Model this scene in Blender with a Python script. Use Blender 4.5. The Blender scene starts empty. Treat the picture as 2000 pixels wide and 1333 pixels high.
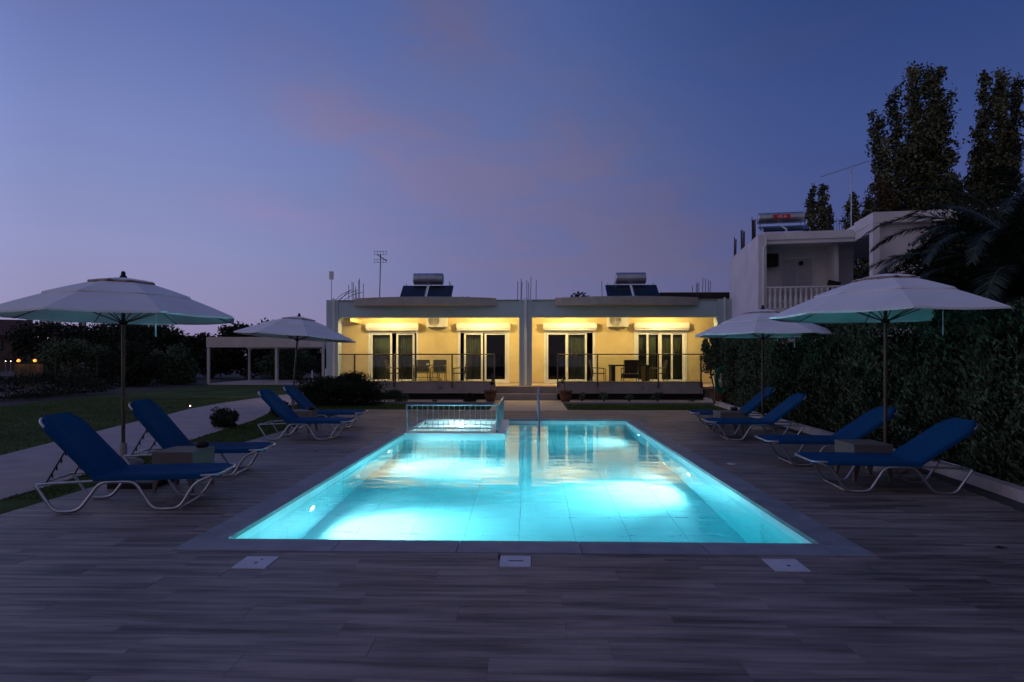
import bpy, bmesh, math, random
import numpy as np
from mathutils import Vector, Matrix
rnd = random.Random(7); NR = np.random.default_rng(11)
PI = math.pi; R = math.radians
S = bpy.context.scene; COL = S.collection

# ------------------------------------------------------------------ camera
cd = bpy.data.cameras.new('camera'); cam = bpy.data.objects.new('camera', cd); COL.objects.link(cam)
cd.sensor_width = 36; cd.lens = 20.7; cd.shift_y = 0.01675; cd.clip_end = 2000; cd.clip_start = .05
cam.location = (0, 0, 1.45); cam.rotation_euler = (R(90), 0, R(1.594)); S.camera = cam

# ------------------------------------------------------------------ sky
W = bpy.data.worlds.new('World'); S.world = W; W.use_nodes = True
nt = W.node_tree; nt.nodes.clear()
def N(t, **k):
    n = nt.nodes.new(t)
    for a, b in k.items(): setattr(n, a, b)
    return n
L = lambda a, b: nt.links.new(a, b)
def M(op, a, b=None, c=None):
    n = N('ShaderNodeMath', operation=op)
    for i, v in enumerate((a, b, c)):
        if v is None: continue
        if isinstance(v, (int, float)): n.inputs[i].default_value = v
        else: L(v, n.inputs[i])
    return n.outputs[0]
def srgb(r, g, b):
    f = lambda c: c/12.92 if c <= .04045 else ((c+.055)/1.055)**2.4
    return (f(r/255), f(g/255), f(b/255), 1)
def ramp(fac, stops):
    n = N('ShaderNodeValToRGB'); e = n.color_ramp.elements
    while len(e) < len(stops): e.new(.5)
    for el, (p, c) in zip(e, stops): el.position = p; el.color = c
    L(fac, n.inputs[0]); return n.outputs[0]
def mixc(f, a, b, mode='MIX'):
    n = N('ShaderNodeMix', data_type='RGBA', blend_type=mode)
    if isinstance(f, (int, float)): n.inputs[0].default_value = f
    else: L(f, n.inputs[0])
    for i, v in ((6, a), (7, b)):
        if isinstance(v, tuple): n.inputs[i].default_value = v
        else: L(v, n.inputs[i])
    return n.outputs[2]
tc = N('ShaderNodeTexCoord'); sp = N('ShaderNodeSeparateXYZ'); L(tc.outputs['Generated'], sp.inputs[0])
X, Y_, Z = sp.outputs
hl = M('SQRT', M('ADD', M('MULTIPLY', X, X), M('MULTIPLY', Y_, Y_)))
el = M('DIVIDE', M('ARCTAN2', Z, hl), PI/2)                      # 0 horizon .. 1 zenith
def bearing(a, b): return M('DIVIDE', M('ADD', M('MULTIPLY', X, a), M('MULTIPLY', Y_, b)), M('MAXIMUM', hl, .001))
az = bearing(-.93, .36)      # 1 towards the afterglow, left of the picture
ae = bearing(.75, .66)       # 1 towards the darkest part, at the right edge
west = ramp(el, [(0, srgb(140, 124, 164)), (.04, srgb(146, 140, 180)), (.10, srgb(140, 146, 192)), (.2, srgb(121, 135, 192)), (.3, srgb(97, 113, 173)), (.42, srgb(78, 96, 156)), (.6, srgb(60, 80, 140)), (1, srgb(52, 70, 128))])
mid = ramp(el, [(0, srgb(122, 112, 152)), (.05, srgb(113, 113, 156)), (.1, srgb(103, 112, 160)), (.2, srgb(93, 110, 165)), (.33, srgb(77, 98, 157)), (.45, srgb(66, 88, 148)), (1, srgb(60, 78, 130))])
east = ramp(el, [(0, srgb(82, 84, 128)), (.08, srgb(78, 87, 138)), (.2, srgb(60, 78, 136)), (.33, srgb(40, 64, 120)), (.6, srgb(34, 56, 108)), (1, srgb(50, 68, 118))])
south = ramp(el, [(0, srgb(118, 110, 128)), (.3, srgb(110, 108, 132)), (1, srgb(72, 86, 130))])
fw = N('ShaderNodeMapRange', interpolation_type='SMOOTHSTEP'); L(az, fw.inputs[0]); fw.inputs[1].default_value = .34; fw.inputs[2].default_value = .90
fe = N('ShaderNodeMapRange', interpolation_type='SMOOTHSTEP'); L(ae, fe.inputs[0]); fe.inputs[1].default_value = .60; fe.inputs[2].default_value = 1.0
fs = N('ShaderNodeMapRange', interpolation_type='SMOOTHSTEP'); L(bearing(0, 1), fs.inputs[0]); fs.inputs[1].default_value = .35; fs.inputs[2].default_value = -.6
c1 = mixc(fw.outputs[0], mixc(fs.outputs[0], mid, south), west); c2 = mixc(fe.outputs[0], c1, east)
fg = N('ShaderNodeMapRange', interpolation_type='SMOOTHSTEP'); L(az, fg.inputs[0]); fg.inputs[1].default_value = .86; fg.inputs[2].default_value = 1.0; fg.inputs[3].default_value = 1; fg.inputs[4].default_value = 1.5
glowc = N('ShaderNodeVectorMath', operation='SCALE'); L(c2, glowc.inputs[0]); L(fg.outputs[0], glowc.inputs['Scale']); c2 = glowc.outputs[0]
# pink cirrus wisps, stretched and falling to the right
mp = N('ShaderNodeMapping'); L(tc.outputs['Generated'], mp.inputs[0])
mp.inputs['Rotation'].default_value = (R(12), R(33), 0); mp.inputs['Scale'].default_value = (1.0, 1.0, 3.2)
n1 = N('ShaderNodeTexNoise'); L(mp.outputs[0], n1.inputs['Vector']); n1.inputs['Scale'].default_value = 1.9; n1.inputs['Detail'].default_value = 5; n1.inputs['Roughness'].default_value = .5; n1.inputs['Distortion'].default_value = .6
cf = N('ShaderNodeMapRange', interpolation_type='SMOOTHSTEP'); L(n1.outputs[0], cf.inputs[0]); cf.inputs[1].default_value = .46; cf.inputs[2].default_value = .72; cf.inputs[4].default_value = .62
azd = M('MULTIPLY', M('ARCTAN2', X, Y_), 180/PI); eld = M('MULTIPLY', el, 90)
def band(a0, e0, slope, width, lo, hi, amt):
    d = M('DIVIDE', M('SUBTRACT', eld, M('ADD', M('MULTIPLY', M('SUBTRACT', azd, a0), slope), e0)), width)
    g = M('EXPONENT', M('MULTIPLY', M('MULTIPLY', d, d), -1.0))
    r1 = N('ShaderNodeMapRange', interpolation_type='SMOOTHSTEP'); L(azd, r1.inputs[0]); r1.inputs[1].default_value = lo-7; r1.inputs[2].default_value = lo+5
    r2 = N('ShaderNodeMapRange', interpolation_type='SMOOTHSTEP'); L(azd, r2.inputs[0]); r2.inputs[1].default_value = hi+9; r2.inputs[2].default_value = hi-6
    return M('MULTIPLY', M('MULTIPLY', M('MULTIPLY', g, r1.outputs[0]), r2.outputs[0]), amt)
n2 = N('ShaderNodeTexNoise'); L(mp.outputs[0], n2.inputs['Vector']); n2.inputs['Scale'].default_value = 5.5; n2.inputs['Detail'].default_value = 5; n2.inputs['Distortion'].default_value = .8
nf = N('ShaderNodeMapRange'); L(n2.outputs[0], nf.inputs[0]); nf.inputs[1].default_value = .34; nf.inputs[2].default_value = .62; nf.inputs[3].default_value = .25
bands = M('MULTIPLY', M('ADD', M('ADD', band(-20.8, 22.0, -.42, 4.2, -23, 12, 1.0), band(-25, 13.2, -.17, 2.0, -27, 8, .75)), band(-6, 27, -.75, 7.5, -12, 20, .7)), nf.outputs[0])
cfac = M('MINIMUM', M('ADD', M('MULTIPLY', cf.outputs[0], .28), bands), .85)
bw = N('ShaderNodeRGBToBW'); L(c2, bw.inputs[0])
pink = N('ShaderNodeMix', data_type='RGBA'); pink.blend_type = 'MULTIPLY'; pink.inputs[0].default_value = 1; L(bw.outputs[0], pink.inputs[6]); pink.inputs[7].default_value = (1.02, .94, 1.85, 1)
c3 = mixc(cfac, c2, pink.outputs[2])
tint = N('ShaderNodeVectorMath', operation='MULTIPLY'); L(c3, tint.inputs[0]); tint.inputs[1].default_value = (1.03, 1.02, .99); c3 = tint.outputs[0]
bg = N('ShaderNodeBackground'); L(c3, bg.inputs[0]); bg.inputs[1].default_value = 1.0
wo = N('ShaderNodeOutputWorld'); L(bg.outputs[0], wo.inputs[0])

# afterglow: the sun is down, what is left is a very wide, weak, warm light from the left
sl = bpy.data.lights.new('sun', 'SUN'); sl.energy = .26; sl.color = (1, .76, .68); sl.angle = R(70)
so = bpy.data.objects.new('sun', sl); COL.objects.link(so); so.rotation_euler = Vector((.93, .16, -.26)).to_track_quat('-Z', 'Y').to_euler()

S.view_settings.view_transform = 'Standard'; S.view_settings.look = 'None'; S.view_settings.exposure = 0; S.view_settings.gamma = 1
S.render.engine = 'CYCLES'; cy = S.cycles
cy.max_bounces = 12; cy.diffuse_bounces = 4; cy.glossy_bounces = 4; cy.transmission_bounces = 8; cy.transparent_max_bounces = 12
cy.caustics_reflective = True; cy.caustics_refractive = True; cy.sample_clamp_indirect = 40.0; cy.blur_glossy = .5
cy.use_denoising = True

# ------------------------------------------------------------------ materials
def mat(name, col, rough=.6, metal=0, var=.12, scale=6, bump=0, bscale=40, stretch=(1, 1, 1), col2=None, isl=0, objr=0, spec=.5, detail=5, coat=0, streak=0):
    m = bpy.data.materials.new(name); m.use_nodes = True; t = m.node_tree; b = t.nodes['Principled BSDF']
    l = t.links.new
    def node(ty, **k):
        n = t.nodes.new(ty)
        for a, v in k.items(): setattr(n, a, v)
        return n
    geo = node('ShaderNodeNewGeometry')
    mpn = node('ShaderNodeMapping'); l(geo.outputs['Position'], mpn.inputs[0]); mpn.inputs['Scale'].default_value = stretch
    nz = node('ShaderNodeTexNoise'); l(mpn.outputs[0], nz.inputs['Vector']); nz.inputs['Scale'].default_value = scale; nz.inputs['Detail'].default_value = detail
    fac = nz.outputs[0]
    if isl or objr:
        ad = node('ShaderNodeMath', operation='ADD')
        if objr:
            oi = node('ShaderNodeObjectInfo'); l(oi.outputs['Random'], ad.inputs[0])
            # shift the grain from piece to piece
            cb = node('ShaderNodeMath', operation='ADD'); l(oi.outputs['Random'], cb.inputs[0]); l(geo.outputs['Random Per Island'], cb.inputs[1])
            sc = node('ShaderNodeMath', operation='MULTIPLY'); l(cb.outputs[0], sc.inputs[0]); sc.inputs[1].default_value = 37
            vv = node('ShaderNodeCombineXYZ'); l(sc.outputs[0], vv.inputs[0]); l(sc.outputs[0], vv.inputs[1])
            va = node('ShaderNodeVectorMath', operation='ADD'); l(mpn.outputs[0], va.inputs[0]); l(vv.outputs[0], va.inputs[1])
            for i in list(nz.inputs['Vector'].links): t.links.remove(i)
            l(va.outputs[0], nz.inputs['Vector'])
        l(geo.outputs['Random Per Island'], ad.inputs[1])
        fr = node('ShaderNodeMath', operation='FRACT'); l(ad.outputs[0], fr.inputs[0])
        k = isl or objr
        ma = node('ShaderNodeMath', operation='MULTIPLY_ADD'); l(fr.outputs[0], ma.inputs[0]); ma.inputs[1].default_value = k; ma.inputs[2].default_value = -k/2
        a2 = node('ShaderNodeMath', operation='ADD'); l(ma.outputs[0], a2.inputs[0]); l(nz.outputs[0], a2.inputs[1]); fac = a2.outputs[0]
    if streak:   # wavy darker veins running along the grain, plus broad faint blotches of damp and wear
        m2 = node('ShaderNodeMapping'); l(geo.outputs['Position'], m2.inputs[0]); m2.inputs['Scale'].default_value = (.9, 13, 1)
        s2 = node('ShaderNodeTexNoise'); l(m2.outputs[0], s2.inputs['Vector']); s2.inputs['Scale'].default_value = 1.6; s2.inputs['Detail'].default_value = 6; s2.inputs['Distortion'].default_value = 1.3
        s3 = node('ShaderNodeTexNoise'); l(geo.outputs['Position'], s3.inputs['Vector']); s3.inputs['Scale'].default_value = .9; s3.inputs['Detail'].default_value = 6
        q1 = node('ShaderNodeMath', operation='MULTIPLY_ADD'); l(s2.outputs[0], q1.inputs[0]); q1.inputs[1].default_value = streak; q1.inputs[2].default_value = -.5*streak
        q2 = node('ShaderNodeMath', operation='MULTIPLY_ADD'); l(s3.outputs[0], q2.inputs[0]); q2.inputs[1].default_value = .45; q2.inputs[2].default_value = -.225
        q3 = node('ShaderNodeMath', operation='ADD'); l(q1.outputs[0], q3.inputs[0]); l(q2.outputs[0], q3.inputs[1])
        q4 = node('ShaderNodeMath', operation='ADD'); l(q3.outputs[0], q4.inputs[0]); l(fac, q4.inputs[1]); fac = q4.outputs[0]
    rp = node('ShaderNodeValToRGB'); l(fac, rp.inputs[0]); e = rp.color_ramp.elements
    c = Vector(col); d = Vector(col2) if col2 else c*(1+var*2)
    a = c if col2 else c*(1-var*2)
    e[0].position = .3; e[0].color = (*a, 1); e[1].position = .7; e[1].color = (*d, 1)
    l(rp.outputs[0], b.inputs['Base Color'])
    b.inputs['Roughness'].default_value = rough; b.inputs['Metallic'].default_value = metal; b.inputs['Specular IOR Level'].default_value = spec
    if coat: b.inputs['Coat Weight'].default_value = coat
    if bump:
        bn = node('ShaderNodeTexNoise'); l(mpn.outputs[0], bn.inputs['Vector']); bn.inputs['Scale'].default_value = bscale; bn.inputs['Detail'].default_value = 4
        bp = node('ShaderNodeBump'); bp.inputs['Strength'].default_value = bump; bp.inputs['Distance'].default_value = .02; l(bn.outputs[0], bp.inputs['Height']); l(bp.outputs[0], b.inputs['Normal'])
    return m
def emis(name, col, s):
    m = bpy.data.materials.new(name); m.use_nodes = True; b = m.node_tree.nodes['Principled BSDF']
    b.inputs['Base Color'].default_value = (*col, 1); b.inputs['Emission Color'].default_value = (*col, 1); b.inputs['Emission Strength'].default_value = s
    return m
MAT = dict(
    plank=mat('wood_look_tile', (.080, .064, .057), .50, scale=1.1, stretch=(.8, 11, 1), col2=(.32, .26, .235), objr=.05, streak=.42, bump=.4, bscale=8, detail=9, spec=.4),
    coping=mat('slate_coping', (.17, .175, .20), .55, scale=4, col2=(.26, .265, .295), objr=.2, bump=.25, bscale=14),
    grout=mat('grout', (.06, .055, .06), .9),
    tile=mat('pool_tile', (.74, .80, .80), .35, scale=3, col2=(.84, .88, .88), objr=.1, bump=.06, bscale=4),
    pgrout=mat('pool_grout', (.22, .34, .36), .8),
    white=mat('white_wall_paint', (.70, .70, .72), .8, scale=1.3, col2=(.80, .79, .80), bump=.12, bscale=60),
    villa=mat('villa_wall_paint', (.66, .62, .64), .85, scale=1.1, col2=(.78, .74, .75), bump=.15, bscale=50),
    beam=mat('dusk_tinted_white_paint', (.40, .50, .55), .75, scale=1.2, col2=(.48, .58, .63), bump=.1, bscale=40),  # white paint, with the blue cast of dusk put into its colour
    cream=mat('cream_porch_wall', (.68, .54, .28), .85, scale=1.5, col2=(.77, .63, .35), bump=.1, bscale=70),
    slab=mat('taupe_concrete', (.26, .225, .205), .8, scale=3, col2=(.34, .30, .275), bump=.15),
    canopy=mat('weathered_canopy_concrete', (.36, .32, .29), .85, scale=3, col2=(.46, .41, .38), bump=.2),
    kerb=mat('pale_kerb', (.42, .38, .40), .8, scale=5, col2=(.54, .50, .50), bump=.2),
    path=mat('footpath_concrete', (.30, .25, .26), .85, scale=2, col2=(.40, .34, .35), bump=.3, bscale=60),
    pave=mat('porch_paving', (.50, .40, .29), .7, scale=3, col2=(.60, .49, .36)),
    soil=mat('dark_soil', (.016, .013, .010), .95, scale=8, col2=(.045, .037, .028), bump=.6),
    field=mat('dark_field', (.012, .014, .010), .95, scale=1.2, col2=(.035, .034, .024), bump=.5, bscale=9),
    lawn=mat('lawn', (.030, .050, .012), .95, scale=.8, col2=(.080, .115, .030), bump=.9, bscale=60, spec=.1),
    grass=mat('grass_blade', (.04, .07, .015), .8, scale=3, col2=(.11, .17, .045), isl=.5, spec=.1),
    hedge=mat('hedge_foliage', (.018, .032, .018), .9, scale=1.3, col2=(.13, .18, .105), isl=.55, spec=.08),
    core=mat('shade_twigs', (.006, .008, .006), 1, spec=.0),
    leafd=mat('dark_foliage', (.012, .016, .011), .9, scale=.7, col2=(.05, .06, .04), isl=.5, spec=.08),
    poplar=mat('poplar_foliage', (.028, .034, .018), .75, scale=.8, col2=(.19, .20, .11), isl=.6, spec=.15),
    olive=mat('olive_foliage', (.04, .06, .034), .85, scale=1, col2=(.14, .19, .11), isl=.5, spec=.1),
    brownleaf=mat('brown_foliage', (.05, .032, .015), .8, scale=1, col2=(.14, .10, .05), isl=.5, spec=.1),
    palm=mat('palm_leaflet', (.008, .014, .010), .6, scale=2, col2=(.035, .055, .035), isl=.5, spec=.3),
    rachis=mat('palm_rachis', (.05, .06, .03), .5, scale=3, col2=(.10, .11, .05)),
    bark=mat('bark', (.03, .025, .02), .95, scale=5, col2=(.08, .07, .06), bump=.7, stretch=(1, 1, .3)),
    canvas=mat('umbrella_canvas', (.70, .70, .72), .85, scale=2, col2=(.78, .78, .79), bump=.08, bscale=120),
    trimc=mat('umbrella_cap_trim', (.36, .24, .20), .85),
    wood=mat('umbrella_pole_wood', (.045, .028, .018), .45, scale=4, col2=(.11, .07, .045), stretch=(8, 8, 1), coat=.2),
    black=mat('black_plastic', (.008, .008, .009), .5, spec=.3),
    blue=mat('blue_mesh_fabric', (.001, .040, .120), .85, scale=120, col2=(.002, .074, .205), bump=.15, bscale=300, spec=.15),
    alu=mat('brushed_aluminium', (.42, .43, .46), .33, metal=.9, scale=14, col2=(.60, .61, .64)),
    resin=mat('grey_brown_resin', (.11, .098, .088), .6, scale=90, col2=(.175, .155, .14), bump=.5, bscale=120),
    steel=mat('steel_rail', (.30, .32, .35), .3, metal=.9, scale=10, col2=(.5, .52, .55)),
    bronze=mat('bronze_rail', (.12, .09, .065), .35, metal=.8, scale=10, col2=(.2, .155, .11)),
    pvc=mat('white_pvc', (.74, .73, .70), .4, scale=3, col2=(.80, .79, .76)),
    curtain=mat('grey_curtain', (.16, .17, .12), .9, scale=14, stretch=(4, 4, .15), col2=(.42, .43, .33), bump=.3, bscale=9),
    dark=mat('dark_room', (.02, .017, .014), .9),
    room=mat('room_floor', (.10, .07, .05), .6),
    tank=mat('steel_tank', (.34, .35, .38), .35, metal=.85, scale=4, col2=(.50, .51, .55)),
    panel=mat('solar_glass', (.004, .010, .022), .15, scale=2, col2=(.008, .022, .04)),
    rust=mat('rusted_rebar', (.035, .028, .03), .9, scale=20, col2=(.08, .055, .045)),
    red=mat('red_label', (.55, .02, .02), .5),
    roof=mat('red_roof_tile', (.045, .018, .014), .85, scale=2, col2=(.09, .035, .026), bump=.6, bscale=8),
    stucco=mat('far_house_wall', (.10, .07, .06), .9, scale=1, col2=(.15, .11, .09)),
    rattan=mat('dark_rattan', (.010, .008, .007), .6, scale=60, col2=(.035, .027, .022), bump=.5, bscale=90),
    terr=mat('terracotta', (.10, .04, .022), .8, scale=6, col2=(.17, .075, .045), bump=.2),
    sling=mat('dark_sling', (.022, .022, .022), .8, scale=50, col2=(.045, .045, .042)),
    hose=mat('green_hose', (.008, .12, .07), .4, scale=9, col2=(.02, .2, .12)),
    lid=mat('skimmer_lid', (.46, .45, .52), .55, scale=7, col2=(.58, .57, .63), bump=.1),
    pergw=mat('pergola_paint', (.56, .50, .47), .8, scale=2, col2=(.66, .60, .57)),
    lamp=emis('warm_lamp', (1, .72, .35), 18),
    plamp=emis('pool_lamp_lens', (.75, 1, 1), 14),
    glow=emis('amber_lamp', (1, .36, .06), 1.3),
    dot=emis('white_lamp', (1, .9, .8), 7),
    gdot=emis('pink_garden_lamp', (1, .45, .55), 10),
)
def glassmat(name, tint, refl=1.0):
    m = bpy.data.materials.new(name); m.use_nodes = True; t = m.node_tree; t.nodes.clear()
    o = t.nodes.new('ShaderNodeOutputMaterial'); mx = t.nodes.new('ShaderNodeMixShader'); f = t.nodes.new('ShaderNodeFresnel'); f.inputs[0].default_value = 1.5
    nz = t.nodes.new('ShaderNodeTexNoise'); nz.inputs['Scale'].default_value = 1.5; bp = t.nodes.new('ShaderNodeBump'); bp.inputs['Strength'].default_value = .02
    t.links.new(nz.outputs[0], bp.inputs['Height'])
    tr = t.nodes.new('ShaderNodeBsdfTransparent'); tr.inputs[0].default_value = (*tint, 1); g = t.nodes.new('ShaderNodeBsdfGlossy'); g.inputs['Roughness'].default_value = .02
    t.links.new(bp.outputs[0], g.inputs['Normal'])
    t.links.new(f.outputs[0], mx.inputs[0]); t.links.new(tr.outputs[0], mx.inputs[1]); t.links.new(g.outputs[0], mx.inputs[2]); t.links.new(mx.outputs[0], o.inputs[0])
    return m
MAT['glass'] = glassmat('window_glass', (.75, .78, .74)); MAT['rglass'] = glassmat('railing_glass', (.90, .93, .92))
def watermat(dens=.52):
    m = bpy.data.materials.new('pool_water'); m.use_nodes = True; t = m.node_tree; t.nodes.clear(); l = t.links.new
    o = t.nodes.new('ShaderNodeOutputMaterial'); g = t.nodes.new('ShaderNodeBsdfGlass'); g.inputs['IOR'].default_value = 1.33; g.inputs['Roughness'].default_value = 0.0
    va = t.nodes.new('ShaderNodeVolumeAbsorption'); va.inputs[0].default_value = (.11, .895, .955, 1); va.inputs[1].default_value = dens
    geo = t.nodes.new('ShaderNodeNewGeometry'); mpn = t.nodes.new('ShaderNodeMapping'); l(geo.outputs['Position'], mpn.inputs[0]); mpn.inputs['Scale'].default_value = (.8, 1.6, 1)
    nz = t.nodes.new('ShaderNodeTexNoise'); nz.inputs['Scale'].default_value = 2.2; nz.inputs['Detail'].default_value = 3; l(mpn.outputs[0], nz.inputs['Vector'])
    bp = t.nodes.new('ShaderNodeBump'); bp.inputs['Strength'].default_value = .2; bp.inputs['Distance'].default_value = .025; l(nz.outputs[0], bp.inputs['Height']); l(bp.outputs[0], g.inputs['Normal'])
    l(g.outputs[0], o.inputs['Surface']); l(va.outputs[0], o.inputs['Volume'])
    return m
MAT['water'] = watermat()
MAT['water2'] = watermat(.3)

# ------------------------------------------------------------------ mesh helpers
class MB:
    def __init__(s): s.v = []; s.f = []; s.sm = []
    def add(s, vs, fs, smooth=False):
        o = len(s.v); s.v += [tuple(v) for v in vs]; s.f += [tuple(i+o for i in f) for f in fs]; s.sm += [smooth]*len(fs); return s
    def box(s, x0, x1, y0, y1, z0, z1, T=None):
        vs = [Vector((x, y, z)) for z in (z0, z1) for y in (y0, y1) for x in (x0, x1)]
        if T: vs = [T @ v for v in vs]
        return s.add(vs, [(0, 2, 3, 1), (4, 5, 7, 6), (0, 1, 5, 4), (2, 6, 7, 3), (0, 4, 6, 2), (1, 3, 7, 5)])
    def bev(s, x0, x1, y0, y1, z0, z1, b=.004):
        # box with a chamfered top edge, no bottom
        vs = [(x, y, z0) for x, y in ((x0, y0), (x1, y0), (x1, y1), (x0, y1))]+[(x, y, z1-b) for x, y in ((x0, y0), (x1, y0), (x1, y1), (x0, y1))]+[(x, y, z1) for x, y in ((x0+b, y0+b), (x1-b, y0+b), (x1-b, y1-b), (x0+b, y1-b))]
        fs = [(8, 9, 10, 11)]
        for i in range(4):
            j = (i+1) % 4; fs += [(i, j, j+4, i+4), (i+4, j+4, j+8, i+8)]
        return s.add(vs, fs)
    def tube(s, pts, r, n=8, cap=True, smooth=True, r2=None):
        pts = [Vector(p) for p in pts]; rings = []; m = len(pts)
        up = None
        for i, p in enumerate(pts):
            d = (pts[min(i+1, m-1)]-pts[max(i-1, 0)]).normalized()
            if up is None:
                up = Vector((0, 0, 1)) if abs(d.z) < .9 else Vector((1, 0, 0))
            a = d.cross(up)
            if a.length < 1e-4: a = d.cross(Vector((0, 1, 0)))
            a.normalize(); b = a.cross(d).normalized(); up = b
            rr = r if r2 is None else r+(r2-r)*i/max(1, m-1)
            rings.append([p+a*(rr*math.cos(2*PI*k/n))+b*(rr*math.sin(2*PI*k/n)) for k in range(n)])
        vs = [v for q in rings for v in q]; fs = []
        for i in range(m-1):
            for k in range(n):
                k2 = (k+1) % n; fs.append((i*n+k, i*n+k2, (i+1)*n+k2, (i+1)*n+k))
        s.add(vs, fs, smooth)
        if cap: s.add(rings[0], [tuple(range(n))[::-1]]); s.add(rings[-1], [tuple(range(n))])
        return s
    def lathe(s, prof, n=20, c=(0, 0, 0), smooth=True):
        vs = [(c[0]+r*math.cos(2*PI*k/n), c[1]+r*math.sin(2*PI*k/n), c[2]+z) for r, z in prof for k in range(n)]; fs = []
        for i in range(len(prof)-1):
            for k in range(n):
                k2 = (k+1) % n; fs.append((i*n+k, i*n+k2, (i+1)*n+k2, (i+1)*n+k))
        return s.add(vs, fs, smooth)
    def prism(s, poly, z0, z1):
        n = len(poly); vs = [(x, y, z0) for x, y in poly]+[(x, y, z1) for x, y in poly]
        fs = [tuple(range(n))[::-1], tuple(range(n, 2*n))]+[(i, (i+1) % n, (i+1) % n+n, i+n) for i in range(n)]
        return s.add(vs, fs)
    def build(s, name, m=None, parent=None, loc=None):
        me = bpy.data.meshes.new(name); me.from_pydata(s.v, [], s.f)
        me.polygons.foreach_set('use_smooth', s.sm); me.update()
        if m is not None: me.materials.append(MAT[m] if isinstance(m, str) else m)
        return link(name, me, parent, loc)
def link(name, me, parent=None, loc=None):
    o = bpy.data.objects.new(name, me); COL.objects.link(o)
    if parent: o.parent = parent
    if loc: o.location = loc
    return o
def tag(o, label, cat, group=None, kind=None):
    if label: o['label'] = label
    if cat: o['category'] = cat
    if group: o['group'] = group
    if kind: o['kind'] = kind
    return o
def struct(o): o['kind'] = 'structure'; return o
def stuff(o): o['kind'] = 'stuff'; return o
def empty(name, loc, label, cat, group=None, rz=0):
    o = bpy.data.objects.new(name, None); COL.objects.link(o); o.location = loc; o.rotation_euler = (0, 0, rz); o.empty_display_size = .1
    return tag(o, label, cat, group)
def kids(o): return [c for c in COL.objects if c.parent == o]
def copy_tree(o, label=None, loc=None, rz=None, parent=None):
    c = o.copy(); COL.objects.link(c)
    if parent: c.parent = parent
    if label: c['label'] = label
    if loc: c.location = loc
    if rz is not None: c.rotation_euler = (0, 0, rz)
    for k in kids(o): copy_tree(k, parent=c)
    return c
def arc(c, r, a0, a1, n, f): return [f(c[0]+r*math.cos(a0+(a1-a0)*i/n), c[1]+r*math.sin(a0+(a1-a0)*i/n)) for i in range(n+1)]
def fillet(pts, r, n=4):
    pts = [Vector(p) for p in pts]; out = [pts[0]]
    for i in range(1, len(pts)-1):
        a, b, c = pts[i-1], pts[i], pts[i+1]; u = (a-b); v = (c-b); q = min(r, u.length*.48, v.length*.48)
        p0 = b+u.normalized()*q; p1 = b+v.normalized()*q
        for k in range(n+1):
            t = k/n; out.append(p0*(1-t)**2+b*2*t*(1-t)+p1*t*t)
    return out+[pts[-1]]
def leaves(name, C, D, ln, wd, m, parent=None, bend=.2):
    """one mesh of small four-cornered leaves: C centres, D long axes"""
    C = np.asarray(C, float); n = len(C); D = np.asarray(D, float); D /= np.linalg.norm(D, axis=1)[:, None]+1e-9
    q = NR.normal(size=(n, 3)); A = np.cross(D, q); A /= np.linalg.norm(A, axis=1)[:, None]+1e-9; B = np.cross(D, A)
    ln = np.broadcast_to(ln, n)[:, None]*NR.uniform(.6, 1.3, (n, 1)); wd = np.broadcast_to(wd, n)[:, None]*NR.uniform(.7, 1.25, (n, 1))
    V = np.empty((n, 4, 3)); V[:, 0] = C-D*ln/2; V[:, 1] = C+A*wd/2+B*wd*bend; V[:, 2] = C+D*ln/2; V[:, 3] = C-A*wd/2+B*wd*bend
    me = bpy.data.meshes.new(name); me.vertices.add(4*n); me.vertices.foreach_set('co', V.ravel())
    me.loops.add(4*n); me.loops.foreach_set('vertex_index', np.arange(4*n, dtype=np.int32))
    me.polygons.add(n); me.polygons.foreach_set('loop_start', np.arange(0, 4*n, 4, dtype=np.int32)); me.polygons.foreach_set('loop_total', np.full(n, 4, dtype=np.int32))
    me.update(); me.validate(); me.materials.append(MAT[m])
    return link(name, me, parent)
def blob_pts(n, c, r, shell=.55):
    d = NR.normal(size=(n, 3)); d /= np.linalg.norm(d, axis=1)[:, None]
    rr = NR.uniform(shell, 1, (n, 1))**.6
    return np.asarray(c)+d*rr*np.asarray(r)*(1+.0*d), d
def clumpy(n, c, r, k=14, cr=.38, flat=True):
    """leaf clumps scattered over an ellipsoid, leaving gaps between them"""
    r = np.asarray(r, float); ctr, dd = blob_pts(k, (0, 0, 0), (1, 1, 1), .35); P = []; Dn = []
    per = n//k
    for i in range(k):
        s = cr*NR.uniform(.6, 1.25); p, d = blob_pts(per, ctr[i]*(1-cr*.6), (s, s, s), .2); P.append(p); Dn.append(d)
    P = np.concatenate(P)*r+np.asarray(c); Dn = np.concatenate(Dn)+NR.normal(scale=.6, size=(per*k, 3))
    if flat: P[:, 2] = np.maximum(P[:, 2], .03)
    return P, Dn

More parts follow.
